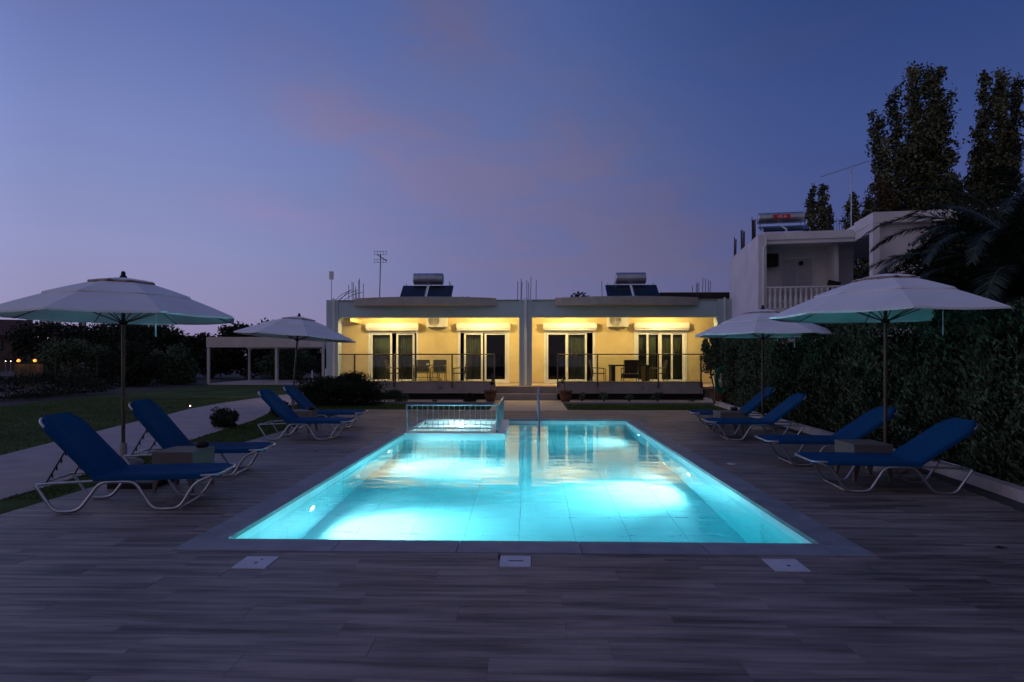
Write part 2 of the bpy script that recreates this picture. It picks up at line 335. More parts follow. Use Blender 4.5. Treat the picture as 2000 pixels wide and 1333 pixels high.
# ------------------------------------------------------------------ ground, lawn, path
def sheet(name, poly, z, m, t=.03):
    return struct(MB().prism(poly, z-t, z).build(name, m))
PX0, PX1, PY0, PY1 = -2.42, 2.28, 4.64, 13.92      # pool opening
g = MB()
for (x0, x1, y0, y1) in ((-400, -2.8, -60, 900), (2.7, 400, -60, 900), (-2.8, 2.7, -60, 4.3), (-2.8, 2.7, 14.3, 900)):
    g.add([(x0, y0, -.06), (x1, y0, -.06), (x1, y1, -.06), (x0, y1, -.06)], [(0, 1, 2, 3)])
struct(g.build('ground', 'field'))
pathU = [(-7.2, 3), (-7.87, 8.56), (-8.19, 9.9), (-8.52, 11.3), (-8.95, 13.1), (-9.21, 14.6), (-9.69, 16.6), (-10.0, 18.9), (-9.9, 21.1), (-9.64, 23.2), (-9.5, 31)]
pathL = [(-5.3, 3), (-5.42, 5.9), (-5.45, 6.6), (-5.67, 8), (-5.92, 9.8), (-6.22, 11.9), (-6.4, 13.5), (-6.9, 15.6), (-7.25, 17.5), (-7.5, 19.4), (-7.6, 23), (-7.7, 31)]
sheet('lawn', [(-15.2, 3)]+[(-15.7, 17.1), (-16.7, 22.7), (-17.4, 31.6), (-9.5, 31.6)]+pathU[::-1][1:]+[(-7.0, -2), (-15.2, -2)], -.005, 'lawn')
sheet('footpath', pathU+pathL[::-1], .0, 'path', .05)
sheet('grass_strip', pathL[:-3]+[(-7.25, 18.7), (-1.12, 18.7), (-1.12, 16.33), (-4.99, 16.33), (-4.93, 9), (-4.91, 3)], -.012, 'lawn')
sheet('grass_patch', [(1.12, 16.33), (1.12, 18.7), (5.72, 18.7), (5.60, 16.33)], -.012, 'lawn')
sheet('gravel_bed', [(-7.3, 18.84), (-1.12, 18.84), (-1.12, 20.58), (-7.3, 20.58)], .012, 'pave', .05)
sheet('gravel_bed', [(1.12, 18.84), (6.0, 18.84), (6.0, 20.58), (1.12, 20.58)], .012, 'pave', .05)
sheet('entrance_path', [(-1.10, 16.33), (1.10, 16.33), (1.10, 20.58), (-1.10, 20.58)], .0, 'pave', .05)
struct(MB().box(-7.3, -1.1, 18.7, 18.82, -.04, .05).build('bed_kerb', 'coping')); struct(MB().box(1.1, 5.85, 18.7, 18.82, -.04, .05).build('bed_kerb', 'coping'))
struct(MB().box(-5.0, -1.1, 16.245, 16.33, -.04, .012).box(1.1, 5.3, 16.245, 16.33, -.04, .012).build('deck_kerb', 'kerb'))
kerbp = [(3.9, 1.5), (4.55, 4.2), (4.97, 5.95), (5.17, 7.24), (5.29, 8.49), (5.36, 10.57), (5.46, 12.6), (5.60, 15.9), (5.80, 18.3), (5.95, 20.2)]
def offs(p, d): return [(x+d, y) for x, y in p]
kb = MB()
for i in range(len(kerbp)-1):
    (x0, y0), (x1, y1) = kerbp[i], kerbp[i+1]
    kb.add([(x0, y0, -.05), (x0+.13, y0, -.05), (x0+.13, y0, .11), (x0, y0, .11), (x1, y1, -.05), (x1+.13, y1, -.05), (x1+.13, y1, .11), (x1, y1, .11)], [(0, 4, 7, 3), (3, 7, 6, 2), (1, 2, 6, 5), (0, 3, 2, 1), (4, 5, 6, 7)])
struct(kb.build('hedge_kerb', 'kerb'))
sheet('planting_strip', offs(kerbp, .12)+[(9.5, 20.2), (9.5, 1.5)], .01, 'soil', .05)
def xr(y): return float(np.interp(y, [p[1] for p in kerbp], [p[0] for p in kerbp]))
sheet('soil_gap', [(x-.26, y) for x, y in kerbp]+[(x+.01, y) for x, y in kerbp[::-1]], -.014, 'soil', .03)

# ------------------------------------------------------------------ deck of wood-look planks
XL = -4.9; CP = .27
deck = MB()
for (x0, x1, y0, y1) in ((XL, PX0-.02, -3, 16.24), (PX1+.02, 5.0, -3, 16.24), (PX0-.02, PX1+.02, -3, PY0-.02), (PX0-.02, PX1+.02, PY1+.02, 16.24)):
    deck.box(x0, x1, y0, y1, -.05, -.013)
deck = struct(deck.build('pool_deck', 'grout'))
holes = [(PX0-CP, PX1+CP, PY0-CP, PY1+CP), (-2.055, -1.811, 4.003, 4.248), (-.206, .022, 4.09, 4.31), (1.68, 1.924, 4.05, 4.295)]
pieces = []; PWD = .2; PLN = 1.2; row = 0; y = -2.96
while y < 16.2:
    y1 = min(y+PWD, 16.24); xx = XL-((row*.47+.13*(row % 3)) % PLN); xe = xr((y+y1)/2)-.26
    if y < 1.6: xe = 4.4
    while xx < xe:
        a, b = max(xx, XL), min(xx+PLN, xe); xx += PLN
        if b-a < .05: continue
        segs = [(a, b, y, y1)]
        for hx0, hx1, hy0, hy1 in holes:
            ns = []
            for (p, q, u, v) in segs:
                if q <= hx0 or p >= hx1 or v <= hy0 or u >= hy1: ns.append((p, q, u, v)); continue
                if p < hx0: ns.append((p, hx0, u, v))
                if q > hx1: ns.append((hx1, q, u, v))
                if u < hy0: ns.append((max(p, hx0), min(q, hx1), u, hy0))
                if v > hy1: ns.append((max(p, hx0), min(q, hx1), hy1, v))
            segs = ns
        pieces += [s for s in segs if s[1]-s[0] > .02 and s[3]-s[2] > .008]
    y = y1; row += 1
near = [p for p in pieces if p[3] > 2.3]; back = [p for p in pieces if p[3] <= 2.3]
near.sort(key=lambda p: p[2]); cache = {}
for p in near[:290]:
    w, h = round(p[1]-p[0], 3), round(p[3]-p[2], 3); j = rnd.uniform(-.0008, .0008)
    if (w, h) not in cache:
        m_ = MB().bev(.0006, w-.0006, .0006, h-.0006, -.012, 0, .0008); me = bpy.data.meshes.new('plank'); me.from_pydata(m_.v, [], m_.f); me.materials.append(MAT['plank']); cache[(w, h)] = me
    link('plank', cache[(w, h)], deck, (p[0], p[2], j))
rest = MB()
for p in near[290:]+back: rest.bev(p[0]+.0009, p[1]-.0009, p[2]+.0009, p[3]-.0009, -.012, rnd.uniform(-.0008, .0008), .0012)
stuff(rest.build('planks', 'plank', deck))

# ------------------------------------------------------------------ pool
ZF = -1.42; ZW = -.07
KX1 = -.75; KY0 = 11.65                    # paddling pool inner corner; ledges .3 wide
shell = MB()
shell.box(PX0-.3, PX1+.3, PY0-.3, PY1+.3, ZF-.15, ZF-.012)
shell.box(PX0-.3, PX0-.012, PY0-.3, PY1+.3, ZF-.01, -.03).box(PX1+.012, PX1+.3, PY0-.3, PY1+.3, ZF-.01, -.03)
shell.box(PX0-.011, PX1+.011, PY0-.3, PY0-.012, ZF-.01, -.03).box(PX0-.011, PX1+.011, PY1+.012, PY1+.3, ZF-.01, -.03)
pool = struct(shell.build('swimming_pool', 'pgrout'))
def piece(name, m, x0, x1, y0, y1, z0, z1):
    k = (name, round(x1-x0, 3), round(y1-y0, 3), round(z1-z0, 3))
    if k not in cache:
        q = MB().box(0, x1-x0, 0, y1-y0, 0, z1-z0); me = bpy.data.meshes.new(name); me.from_pydata(q.v, [], q.f); me.materials.append(MAT[m]); cache[k] = me
    return link(name, cache[k], pool, (x0, y0, z0))
gp = .0022
xs = [PX0]+[v for v in [-.1+.6*k for k in range(-8, 9)] if PX0+.05 < v < PX1-.05]+[PX1]
ys = [PY0+.0]; 
while ys[-1] < PY1-.1: ys.append(min(ys[-1]+.6, PY1))
for a, b in zip(xs, xs[1:]):
    for c, d in zip(ys, ys[1:]):
        if b <= KX1+.3 and c >= KY0-.3+.3: continue
        piece('floor_tile', 'tile', a+gp, b-gp, c+gp, d-gp, ZF-.012, ZF)
for c, d in zip(ys, ys[1:]):
    for z0, z1 in ((ZF, -.72), (-.72, -.0305)):
        if c < KY0: piece('wall_tile', 'tile', PX0-.012, PX0, c+gp, d-gp, z0+gp, z1-gp*.5)
        piece('wall_tile', 'tile', PX1, PX1+.012, c+gp, d-gp, z0+gp, z1-gp*.5)
for a, b in zip(xs, xs[1:]):
    for z0, z1 in ((ZF, -.72), (-.72, -.0305)):
        piece('wall_tile', 'tile', a+gp, b-gp, PY0-.012, PY0, z0+gp, z1-gp*.5)
        piece('wall_tile', 'tile', a+gp, b-gp, PY1, PY1+.012, z0+gp, z1-gp*.5)
# paddling pool block: ledges and raised floor
MB().box(PX0+.001, KX1+.3, KY0-.3, KY0, ZF+.001, -.004).box(KX1, KX1+.3, KY0, PY1-.002, ZF+.001, -.004).box(PX0+.001, KX1, KY0, PY1-.002, ZF+.001, -.45).build('paddling_pool_wall', 'tile', pool)
# coping stones, mitred at the corners
def cop(name, poly):
    return MB().prism(poly, -.03, .006).build(name, 'coping', pool)
gx = .003
def run(a, b, n0, f):
    L_ = b-a; n = max(1, round(L_/.9)); e = [a+L_*i/n for i in range(n+1)]
    for i in range(n): cop('coping_stone', f(e[i]+(gx if i else 0), e[i+1]-(gx if i < n-1 else 0), i == 0, i == n-1))
o = CP-.002
run(PX0, PX1, 0, lambda a, b, s, e: [(a-(o-gx if s else 0), PY0-o), (b+(o-gx if e else 0), PY0-o), (b, PY0+.012), (a, PY0+.012)])
run(PX0, PX1, 0, lambda a, b, s, e: [(a, PY1-.012), (b, PY1-.012), (b+(o-gx if e else 0), PY1+o), (a-(o-gx if s else 0), PY1+o)])
run(PY0, PY1, 0, lambda a, b, s, e: [(PX0-o, a-(o-gx if s else 0)), (PX0+.012, a+(gx if s else 0)+(.014 if s else 0)), (PX0+.012, b-(.016 if e else 0)), (PX0-o, b+(o-gx if e else 0))])
run(PY0, PY1, 0, lambda a, b, s, e: [(PX1-.012, a+(.016 if s else 0)), (PX1+o, a-(o-gx if s else 0)), (PX1+o, b+(o-gx if e else 0)), (PX1-.012, b-(.016 if e else 0))])
for k in range(5):
    y1 = PY1-.002-.36*k; zt = -.20-.23*k
    MB().box(KX1+.304, .36, y1-.36, y1 if k else PY1-.002, ZF+.002, zt).box(KX1+.304, .36, y1-.362, y1-.34, zt, zt+.004).build('step', 'tile', pool)
# water bodies (closed solids so that light is absorbed along its path)
def water(name, poly, z0, wm='water'):
    n = len(poly); me = bpy.data.meshes.new(name)
    vs = [(x, y, z0) for x, y in poly]+[(x, y, ZW) for x, y in poly]
    me.from_pydata(vs, [], [tuple(range(n))[::-1], tuple(range(n, 2*n))]+[(i, (i+1) % n, (i+1) % n+n, i+n) for i in range(n)]); me.materials.append(MAT[wm])
    return struct(link(name, me))
e = .006
water('pool_water', [(PX0-e, PY0-e), (PX1+e, PY0-e), (PX1+e, PY1+e), (KX1+.3-e, PY1+e), (KX1+.3-e, KY0-.3+e), (PX0-e, KY0-.3+e)], ZF-e)
water('paddling_pool_water', [(PX0-e, KY0-e), (KX1+e, KY0-e), (KX1+e, PY1+e), (PX0-e, PY1+e)], -.45-e, 'water2')
def plight(loc, n, aim, power, cone=150, blend=.6, flood=0):
    t = empty('pool_light', loc, None, None); t.parent = pool; t['label'] = None; del t['label']
    n = Vector(n); rot = n.to_track_quat('Z', 'Y').to_matrix().to_4x4(); T = rot
    mb = MB(); mb.lathe([(.0, .012), (.055, .012), (.07, .010), (.07, .002)], 20); mb.v = [tuple(T @ Vector(v)) for v in mb.v]; mb.build('lens', 'plamp', t)
    mb = MB(); mb.lathe([(.07, .002), (.072, .014), (.095, .012), (.10, .0)], 20); mb.v = [tuple(T @ Vector(v)) for v in mb.v]; mb.build('lamp_ring', 'pvc', t)
    def lamp(ty, pw, **k):
        l = bpy.data.lights.new('pool_lamp', 'SPOT'); l.energy = pw; l.color = (.86, .98, 1); l.shadow_soft_size = .06
        for a, v in k.items(): setattr(l, a, v)
        lo = bpy.data.objects.new('pool_lamp', l); COL.objects.link(lo); lo.location = Vector(loc)+n*.09; lo.rotation_euler = Vector(n if ty == 'FLOOD' else aim).to_track_quat('-Z', 'Y').to_euler(); return lo
    lamp('SPOT', power, spot_size=R(cone), spot_blend=blend)
    if flood: lamp('FLOOD', flood, spot_size=R(174), spot_blend=.25)
plight((PX0+.001, 6.5, -.66), (1, 0, 0), (.75, .05, -.75), 500, 78, .9, 72)
plight((PX0+.001, 10.1, -.62), (1, 0, 0), (.8, -.35, -.6), 460, 78, .9, 58)
plight((PX1-.001, 8.4, -.66), (-1, 0, 0), (-.75, -.3, -.7), 560, 82, .9, 72)
plight((PX1-.001, 12.2, -.5), (-1, 0, 0), (-.75, 0, -.7), 120, 90, .9, 32)
plight((-1.6, PY1-.001, -.26), (0, -1, 0), (0, -1, -.3), 40, 160, .5, 55)

# skimmer and valve lids
for (x0, x1, y0, y1, lb) in ((-2.055, -1.811, 4.003, 4.248, 'square white skimmer lid with two finger slots, near the left pool corner'), (-.206, .022, 4.09, 4.31, 'smaller grey square lid in the deck, middle of the pool edge'), (1.68, 1.924, 4.05, 4.295, 'square white skimmer lid with a dark finger hole, near the right pool corner')):
    t = empty('skimmer_lid', ((x0+x1)/2, (y0+y1)/2, 0), lb, 'lid', 'square lids set in the deck')
    w, h = (x1-x0)/2-.003, (y1-y0)/2-.003
    MB().bev(-w, w, -h, h, -.011, .005, .003).build('cover', 'lid', t)
    q = MB().lathe([(0, .0062), (.012, .0062), (.014, .0052)], 10, (.01, -.02, 0))
    if x0 < -1: MB().lathe([(0, .0062), (.009, .0062), (.010, .0052)], 10, (.02, .055, 0)).build('finger_hole', 'black', t)
    if -1 < x0 < 1: q = MB().box(-.05, .055, -.01, .006, .0052, .0062)
    q.build('finger_hole', 'black', t)

# pool handrail
t = empty('pool_handrail', (.23, 14.3, 0), 'slim steel handrail sloping from the deck down the pool steps', 'handrail')
MB().tube(fillet([(0, 0, .005), (0, 0, .62), (0, -1.0, .78), (0, -2.35, -.35), (0, -2.35, -1.0)], .12), .021, 10).build('rail', 'steel', t)
MB().lathe([(0, .018), (.04, .018), (.045, .007)], 14).build('flange', 'steel', t)
# paddling pool fence
t = empty('paddling_pool_fence', (PX0, 11.5, 0), 'low steel bar fence round the small paddling pool', 'fence')
def fence_run(p0, p1, nb):
    p0 = Vector(p0); p1 = Vector(p1)
    MB().tube([p0+Vector((0, 0, .53)), p1+Vector((0, 0, .53))], .016, 8).build('top_rail', 'steel', t)
    MB().tube([p0+Vector((0, 0, .08)), p1+Vector((0, 0, .08))], .014, 8).build('bottom_rail', 'steel', t)
    for i in range(nb+1):
        p = p0.lerp(p1, i/nb); post = i in (0, nb)
        MB().tube([p+Vector((0, 0, -.004 if post else .08)), p+Vector((0, 0, .53))], .017 if post else .008, 8 if post else 6).build('post' if post else 'bar', 'steel', t)
fence_run((.03, 0, 0), (1.80, 0, 0), 17); fence_run((1.83, .03, 0), (1.83, 2.38, 0), 18)

# ------------------------------------------------------------------ bungalow
HY = 21.2; HB = 23.0; FZ = .46
house = empty('bungalow', (-.1, 22, 0), 'low two-unit holiday bungalow with cream porches lit by warm ceiling lamps', 'house')
def H(name, mb, m, parent=None):
    o = mb.build(name, m, parent or house)
    if parent is None: o.matrix_parent_inverse = Matrix.Translation((.1, -22, 0))
    return o
doors = [(-6.30, -4.30, 'A'), (-2.76, -.74, 'B'), (.60, 2.60, 'C'), (4.10, 6.14, 'D')]
DZ0, DZ1 = .52, 2.47
q = MB(); edges = [-7.34]+[v for d in doors for v in d[:2]]+[7.25]
for i in range(0, len(edges), 2): q.box(edges[i], edges[i+1], HB, HB+.2, FZ, 3.25)
for d in doors: q.box(d[0], d[1], HB+.001, HB+.2, DZ1, 3.25)
H('porch_wall', q, 'cream')
for i in range(0, len(edges), 2): H('skirting', MB().box(edges[i], edges[i+1], HB-.012, HB-.001, FZ, FZ+.07), 'pave')
H('porch_floor', MB().box(-7.34, 7.25, 20.5, HB+.2, FZ-.09, FZ).box(-7.34, 7.25, 20.71, HB+.2, -.1, FZ-.091), 'pave')
H('ceiling', MB().box(-7.34, 7.25, HY+.3, HB+.2, 3.20, 3.28), 'cream')
H('roof', MB().box(-7.34, 7.25, HY+.29, 31, 3.3, 3.44), 'canopy')
H('fascia_beam', MB().box(-6.9, 6.74, HY+.02, HY+.28, 2.925, 3.50), 'beam')
H('roof_edge', MB().box(-6.9, 6.74, HY+.0, HY+.3, 3.501, 3.56), 'slab')
H('end_wall', MB().box(-7.34, -7.14, HB+.21, 31, 0, 3.3).box(7.05, 7.25, HB+.21, 31, 0, 3.3).box(-7.34, 7.25, 31, 31.2, 0, 3.3), 'white')
H('pillar', MB().box(-7.34, -6.91, HY, HY+.42, 0, 3.56), 'beam'); H('pillar', MB().box(6.745, 7.25, HY, HY+.42, 0, 3.56), 'beam')
H('pillar', MB().box(-.33, .13, HY-.03, HY+.45, FZ, 3.56), 'beam')
H('downpipe', MB().tube([(-.1, HY-.07, FZ+.02), (-.1, HY-.07, 3.6)], .04, 10), 'white')
H('pilaster', MB().box(-7.10, -7.04, HY-.04, HY-.001, 0, 3.62), 'white'); H('pilaster', MB().box(6.96, 7.02, HY-.04, HY-.001, 0, 3.62), 'white')
H('plinth', MB().box(-7.34, -1.2, 20.60, 20.705, 0, FZ-.095).box(1.05, 6.1, 20.60, 20.705, 0, FZ-.095), 'rattan')  # near-black colour puts the shade of the recess into the plinth
H('cross_beam', MB().box(-6.80, -6.55, HY+.3, HB, 2.80, 2.955), 'cream')
for (x0, x1, xc) in ((-6.3, -1.15, -3.75), (.95, 6.05, 3.5)):   # eyebrow canopy slabs, bowed forward
    n = 20; poly = [(x0+(x1-x0)*i/n, HY-.001-.62*math.sin(PI*(i/n))**.8-.05) for i in range(n+1)]+[(x1, HY-.001), (x0, HY-.001)]
    H('canopy_slab', MB().prism(poly, 3.33, 3.61), 'canopy')
# step flight to the porch
for k, (z, yf) in enumerate(((.205, 20.25), (.455, 20.50-.0))):
    H('step', MB().box(-1.14, .98, yf if k == 0 else 20.47, 20.5-.003 if k == 0 else 20.495, 0, z), 'slab')
    H('tread', MB().box(-1.15, .99, (yf if k == 0 else 20.46)-.01, 20.50 if k == 0 else 20.498, z+.001, z+.02), 'pave')
# rooms behind the doors
for d in doors:
    H('room', MB().add([(d[0]-.4, HB+.21, FZ), (d[1]+.4, HB+.21, FZ), (d[1]+.4, 27, FZ), (d[0]-.4, 27, FZ)], [(0, 1, 2, 3)]), 'room')
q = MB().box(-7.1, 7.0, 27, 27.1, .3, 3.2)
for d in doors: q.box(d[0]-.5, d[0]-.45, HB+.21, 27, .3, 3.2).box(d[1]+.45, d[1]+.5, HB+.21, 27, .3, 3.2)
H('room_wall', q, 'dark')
def window(x0, x1, sashes, curtains, blind):
    f = H('sliding_door', MB().box(x0, x0+.09, HB-.03, HB+.1, DZ0-.05, DZ1+.06).box(x1-.09, x1, HB-.03, HB+.1, DZ0-.05, DZ1+.06).box(x0+.09, x1-.09, HB-.03, HB+.1, DZ1-.03, DZ1+.06).box(x0+.09, x1-.09, HB-.03, HB+.1, DZ0-.05, DZ0+.03), 'pvc')
    for i, (a, b) in enumerate(sashes):
        yy = HB+.0+.045*(i % 2)+.005
        MB().box(a, a+.075, yy, yy+.035, DZ0+.031, DZ1-.031).box(b-.075, b, yy, yy+.035, DZ0+.031, DZ1-.031).box(a+.075, b-.075, yy, yy+.035, DZ1-.10, DZ1-.031).box(a+.075, b-.075, yy, yy+.035, DZ0+.031, DZ0+.10).build('sash', 'pvc', f)
        MB().box(a+.076, b-.076, yy+.012, yy+.020, DZ0+.101, DZ1-.101).build('pane', 'glass', f)
    for a, b in curtains:
        n = int((b-a)*60); vs = []
        for i in range(n+1):
            x = a+(b-a)*i/n; y_ = HB+.32+.03*math.sin(i*1.05)+.012*math.sin(i*.37); vs += [(x, y_, DZ0+.02), (x, y_, DZ1+.05)]
        MB().add(vs, [(2*i, 2*i+2, 2*i+3, 2*i+1) for i in range(n)], True).build('curtain', 'curtain', f)
    if blind: MB().box(blind[0], blind[1], HB+.25, HB+.262, DZ0+.02, DZ1).build('blind', 'curtain', f)
    o_ = MB().bev(x0-.04, x1+.04, HB-.26, HB, 0, .001, .0005)
    H('shutter_box', MB().box(x0-.03, x1+.03, HB-.27, HB-.001, DZ1+.13, DZ1+.34).box(x0-.01, x1+.01, HB-.22, HB-.001, DZ1+.061, DZ1+.129), 'pvc')
window(-6.30, -4.30, [(-6.2, -5.36), (-5.20, -4.48)], [(-5.2, -4.5)], (-6.15, -5.4))
window(-2.76, -.74, [(-2.52, -1.78), (-1.72, -.84)], [(-2.5, -1.8)], None)
window(.60, 2.60, [(.70, 1.52), (1.48, 2.28)], [(1.5, 2.25)], None)
window(4.10, 6.14, [(4.2, 4.66), (4.6, 5.12), (5.1, 5.60), (5.54, 6.05)], [(5.1, 6.0)], (4.2, 5.0))
# warm porch lamps: two on each ceiling
for lx in (-5.3, -1.75, 1.6, 5.1):
    H('ceiling_lamp', MB().lathe([(0, 3.08), (.06, 3.085), (.07, 3.198)], 16, (lx, HY+.42, 0)), 'lamp')
    l = bpy.data.lights.new('porch_lamp', 'POINT'); l.energy = 104; l.color = (1, .74, .30); l.shadow_soft_size = .05
    lo = bpy.data.objects.new('porch_lamp', l); COL.objects.link(lo); lo.location = (lx, HY+.42, 3.04)

# terrace platforms with glass railings
for (x0, x1, px, lb, side) in ((-6.57, -1.14, [-6.0, -4.63, -2.62, -1.17], 'left porch terrace with dark upstand and glass railing', -6.55), (.98, 5.94, [1.0, 2.36, 4.42, 5.86], 'right porch terrace with dark upstand and glass railing, beside the hedge', None)):
    t = empty('terrace', ((x0+x1)/2, 20.3, 0), lb, 'terrace', 'raised terraces in front of the porches')
    inv = Matrix.Translation((-(x0+x1)/2, -20.3, 0))
    def T_(name, mb, m):
        o_ = mb.build(name, m, t); o_.matrix_parent_inverse = inv; return o_
    T_('slab', MB().box(x0, x1, 20.2, 20.47, .24, .60), 'slab'); T_('upstand', MB().box(x0+.01, x1-.01, 20.22, 20.44, .601, .655), 'slab')
    T_('handrail', MB().tube([(x0+.02, 20.17, 1.58), (x1-.02, 20.17, 1.58)], .02, 8), 'bronze')
    for p in px: T_('post', MB().box(p-.022, p+.022, 20.145, 20.198, .45, 1.57), 'bronze')
    ed = [x0+.03]+px[(1 if px[0] < x0+.2 else 0):-1]+[x1-.03]
    for a, b in zip(ed, ed[1:]): T_('glass_panel', MB().box(a+.03, b-.03, 20.165, 20.175, .66, 1.52), 'rglass')
    T_('wall_light', MB().lathe([(0, -.03), (.04, -.03), (.045, .03)], 12, ((x0+x1)/2+(.4 if x0 > 0 else .8), 20.17, .45)), 'slab')

# wall-mounted air conditioners
for (x, lb) in ((-3.54, 'white air conditioner on the cream wall of the left porch'), (3.42, 'white air conditioner on the cream wall of the right porch')):
    t = empty('air_conditioner', (x, HB, 2.6), lb, 'air conditioner', 'porch air conditioners')
    MB().box(-.40, .40, -.42, -.12, .06, .56).build('casing', 'pvc', t)
    q = MB()
    for r_ in (.20, .15, .10, .05): q.tube([(-.1+r_*math.cos(a*PI/12), -.43, .31+r_*math.sin(a*PI/12)) for a in range(25)], .011, 5, cap=False)
    q.build('fan_grille', 'slab', t)
    MB().box(-.32, -.28, -.42, 0, .0, .055).box(.28, .32, -.42, 0, .0, .055).build('bracket', 'steel', t)
# furniture on the porch
def armchair(name, lb, loc, rz, m='sling', fm='bronze', grp=None):
    t = empty(name, loc, lb, 'chair', grp, rz)                 # faces -y
    for s in (-1, 1):
        MB().tube(fillet([(s*.27, -.24, 0), (s*.27, -.24, .62), (s*.27, .22, .64)], .08), .014, 8).build('front_leg', fm, t)
        MB().tube([(s*.26, .32, 0), (s*.26, .20, .44), (s*.25, .30, .92)], .014, 8).build('rear_leg', fm, t)
    MB().box(-.25, .25, -.22, .21, .42, .445).build('seat', m, t)
    MB().add([(-.235, .215, .46), (.235, .215, .46), (.235, .31, .93), (-.235, .31, .93), (-.235, .235, .46), (.235, .235, .46), (.235, .33, .93), (-.235, .33, .93)], [(0, 1, 2, 3), (7, 6, 5, 4), (0, 4, 5, 1), (3, 2, 6, 7), (0, 3, 7, 4), (1, 5, 6, 2)]).build('backrest', m, t)
    return t
c0 = armchair('patio_chair', 'dark sling armchair at the left end of the glass table, facing right', (-5.0, 21.75, FZ), R(90), grp='chairs round the glass table')
copy_tree(c0, 'dark sling armchair at the right end of the glass table, facing left', (-2.55, 21.75, FZ), R(-90))
copy_tree(c0, 'dark chair behind the glass table, left of the pair', (-4.05, 22.25, FZ), 0)
copy_tree(c0, 'dark chair behind the glass table, right of the pair', (-3.40, 22.25, FZ), 0)
t = empty('patio_table', (-3.75, 21.65, FZ), 'glass topped patio table with crossed metal legs on the left porch', 'table')
MB().box(-.66, .66, -.38, .38, .715, .73).build('glass_top', 'rglass', t); MB().tube(fillet([(-.67, -.39, .72), (.67, -.39, .72), (.67, .39, .72), (-.67, .39, .72), (-.67, -.39, .72)], .08), .013, 6).build('rim', 'bronze', t)
for sx in (-1, 1):
    for sy in (-1, 1): MB().tube([(sx*.62, sy*.34, 0), (sx*.42, sy*.22, .28), (sx*.44, sy*.28, .71)], .016, 8).build('leg', 'bronze', t)
MB().tube([(-.42, 0, .28), (.42, 0, .28)], .012, 6).build('stretcher', 'bronze', t)
tag(MB().lathe([(0, 0), (.045, 0), (.04, .07), (0, .07)], 12).build('cup', 'pvc', None, (-3.72, 21.65, FZ+.731)), 'small white cup on the glass table', 'cup')
t = empty('rattan_table', (3.65, 21.55, FZ), 'dark rattan table with slab legs on the right porch', 'table')
MB().box(-.68, .68, -.4, .4, .70, .75).build('tabletop', 'rattan', t)
for s in (-1, 1): MB().box(s*.60-.065, s*.60+.065, -.36, .36, 0, .699).build('leg', 'rattan', t)
c1 = armchair('rattan_chair', 'solid dark rattan chair seen from behind, in front of the rattan table', (3.6, 20.98, FZ), PI, 'rattan', 'rattan', grp='chairs round the rattan table')
for k in kids(c1):
    if k.name.startswith('backrest'): MB().box(-.27, .27, -.23, .27, .28, .415).build('apron', 'rattan', c1)
copy_tree(c0, 'thin dark armchair at the left end of the rattan table', (2.55, 21.6, FZ), R(90))['group'] = 'chairs round the rattan table'
copy_tree(c0, 'thin dark armchair at the right end of the rattan table', (4.72, 21.6, FZ), R(-90))['group'] = 'chairs round the rattan table'

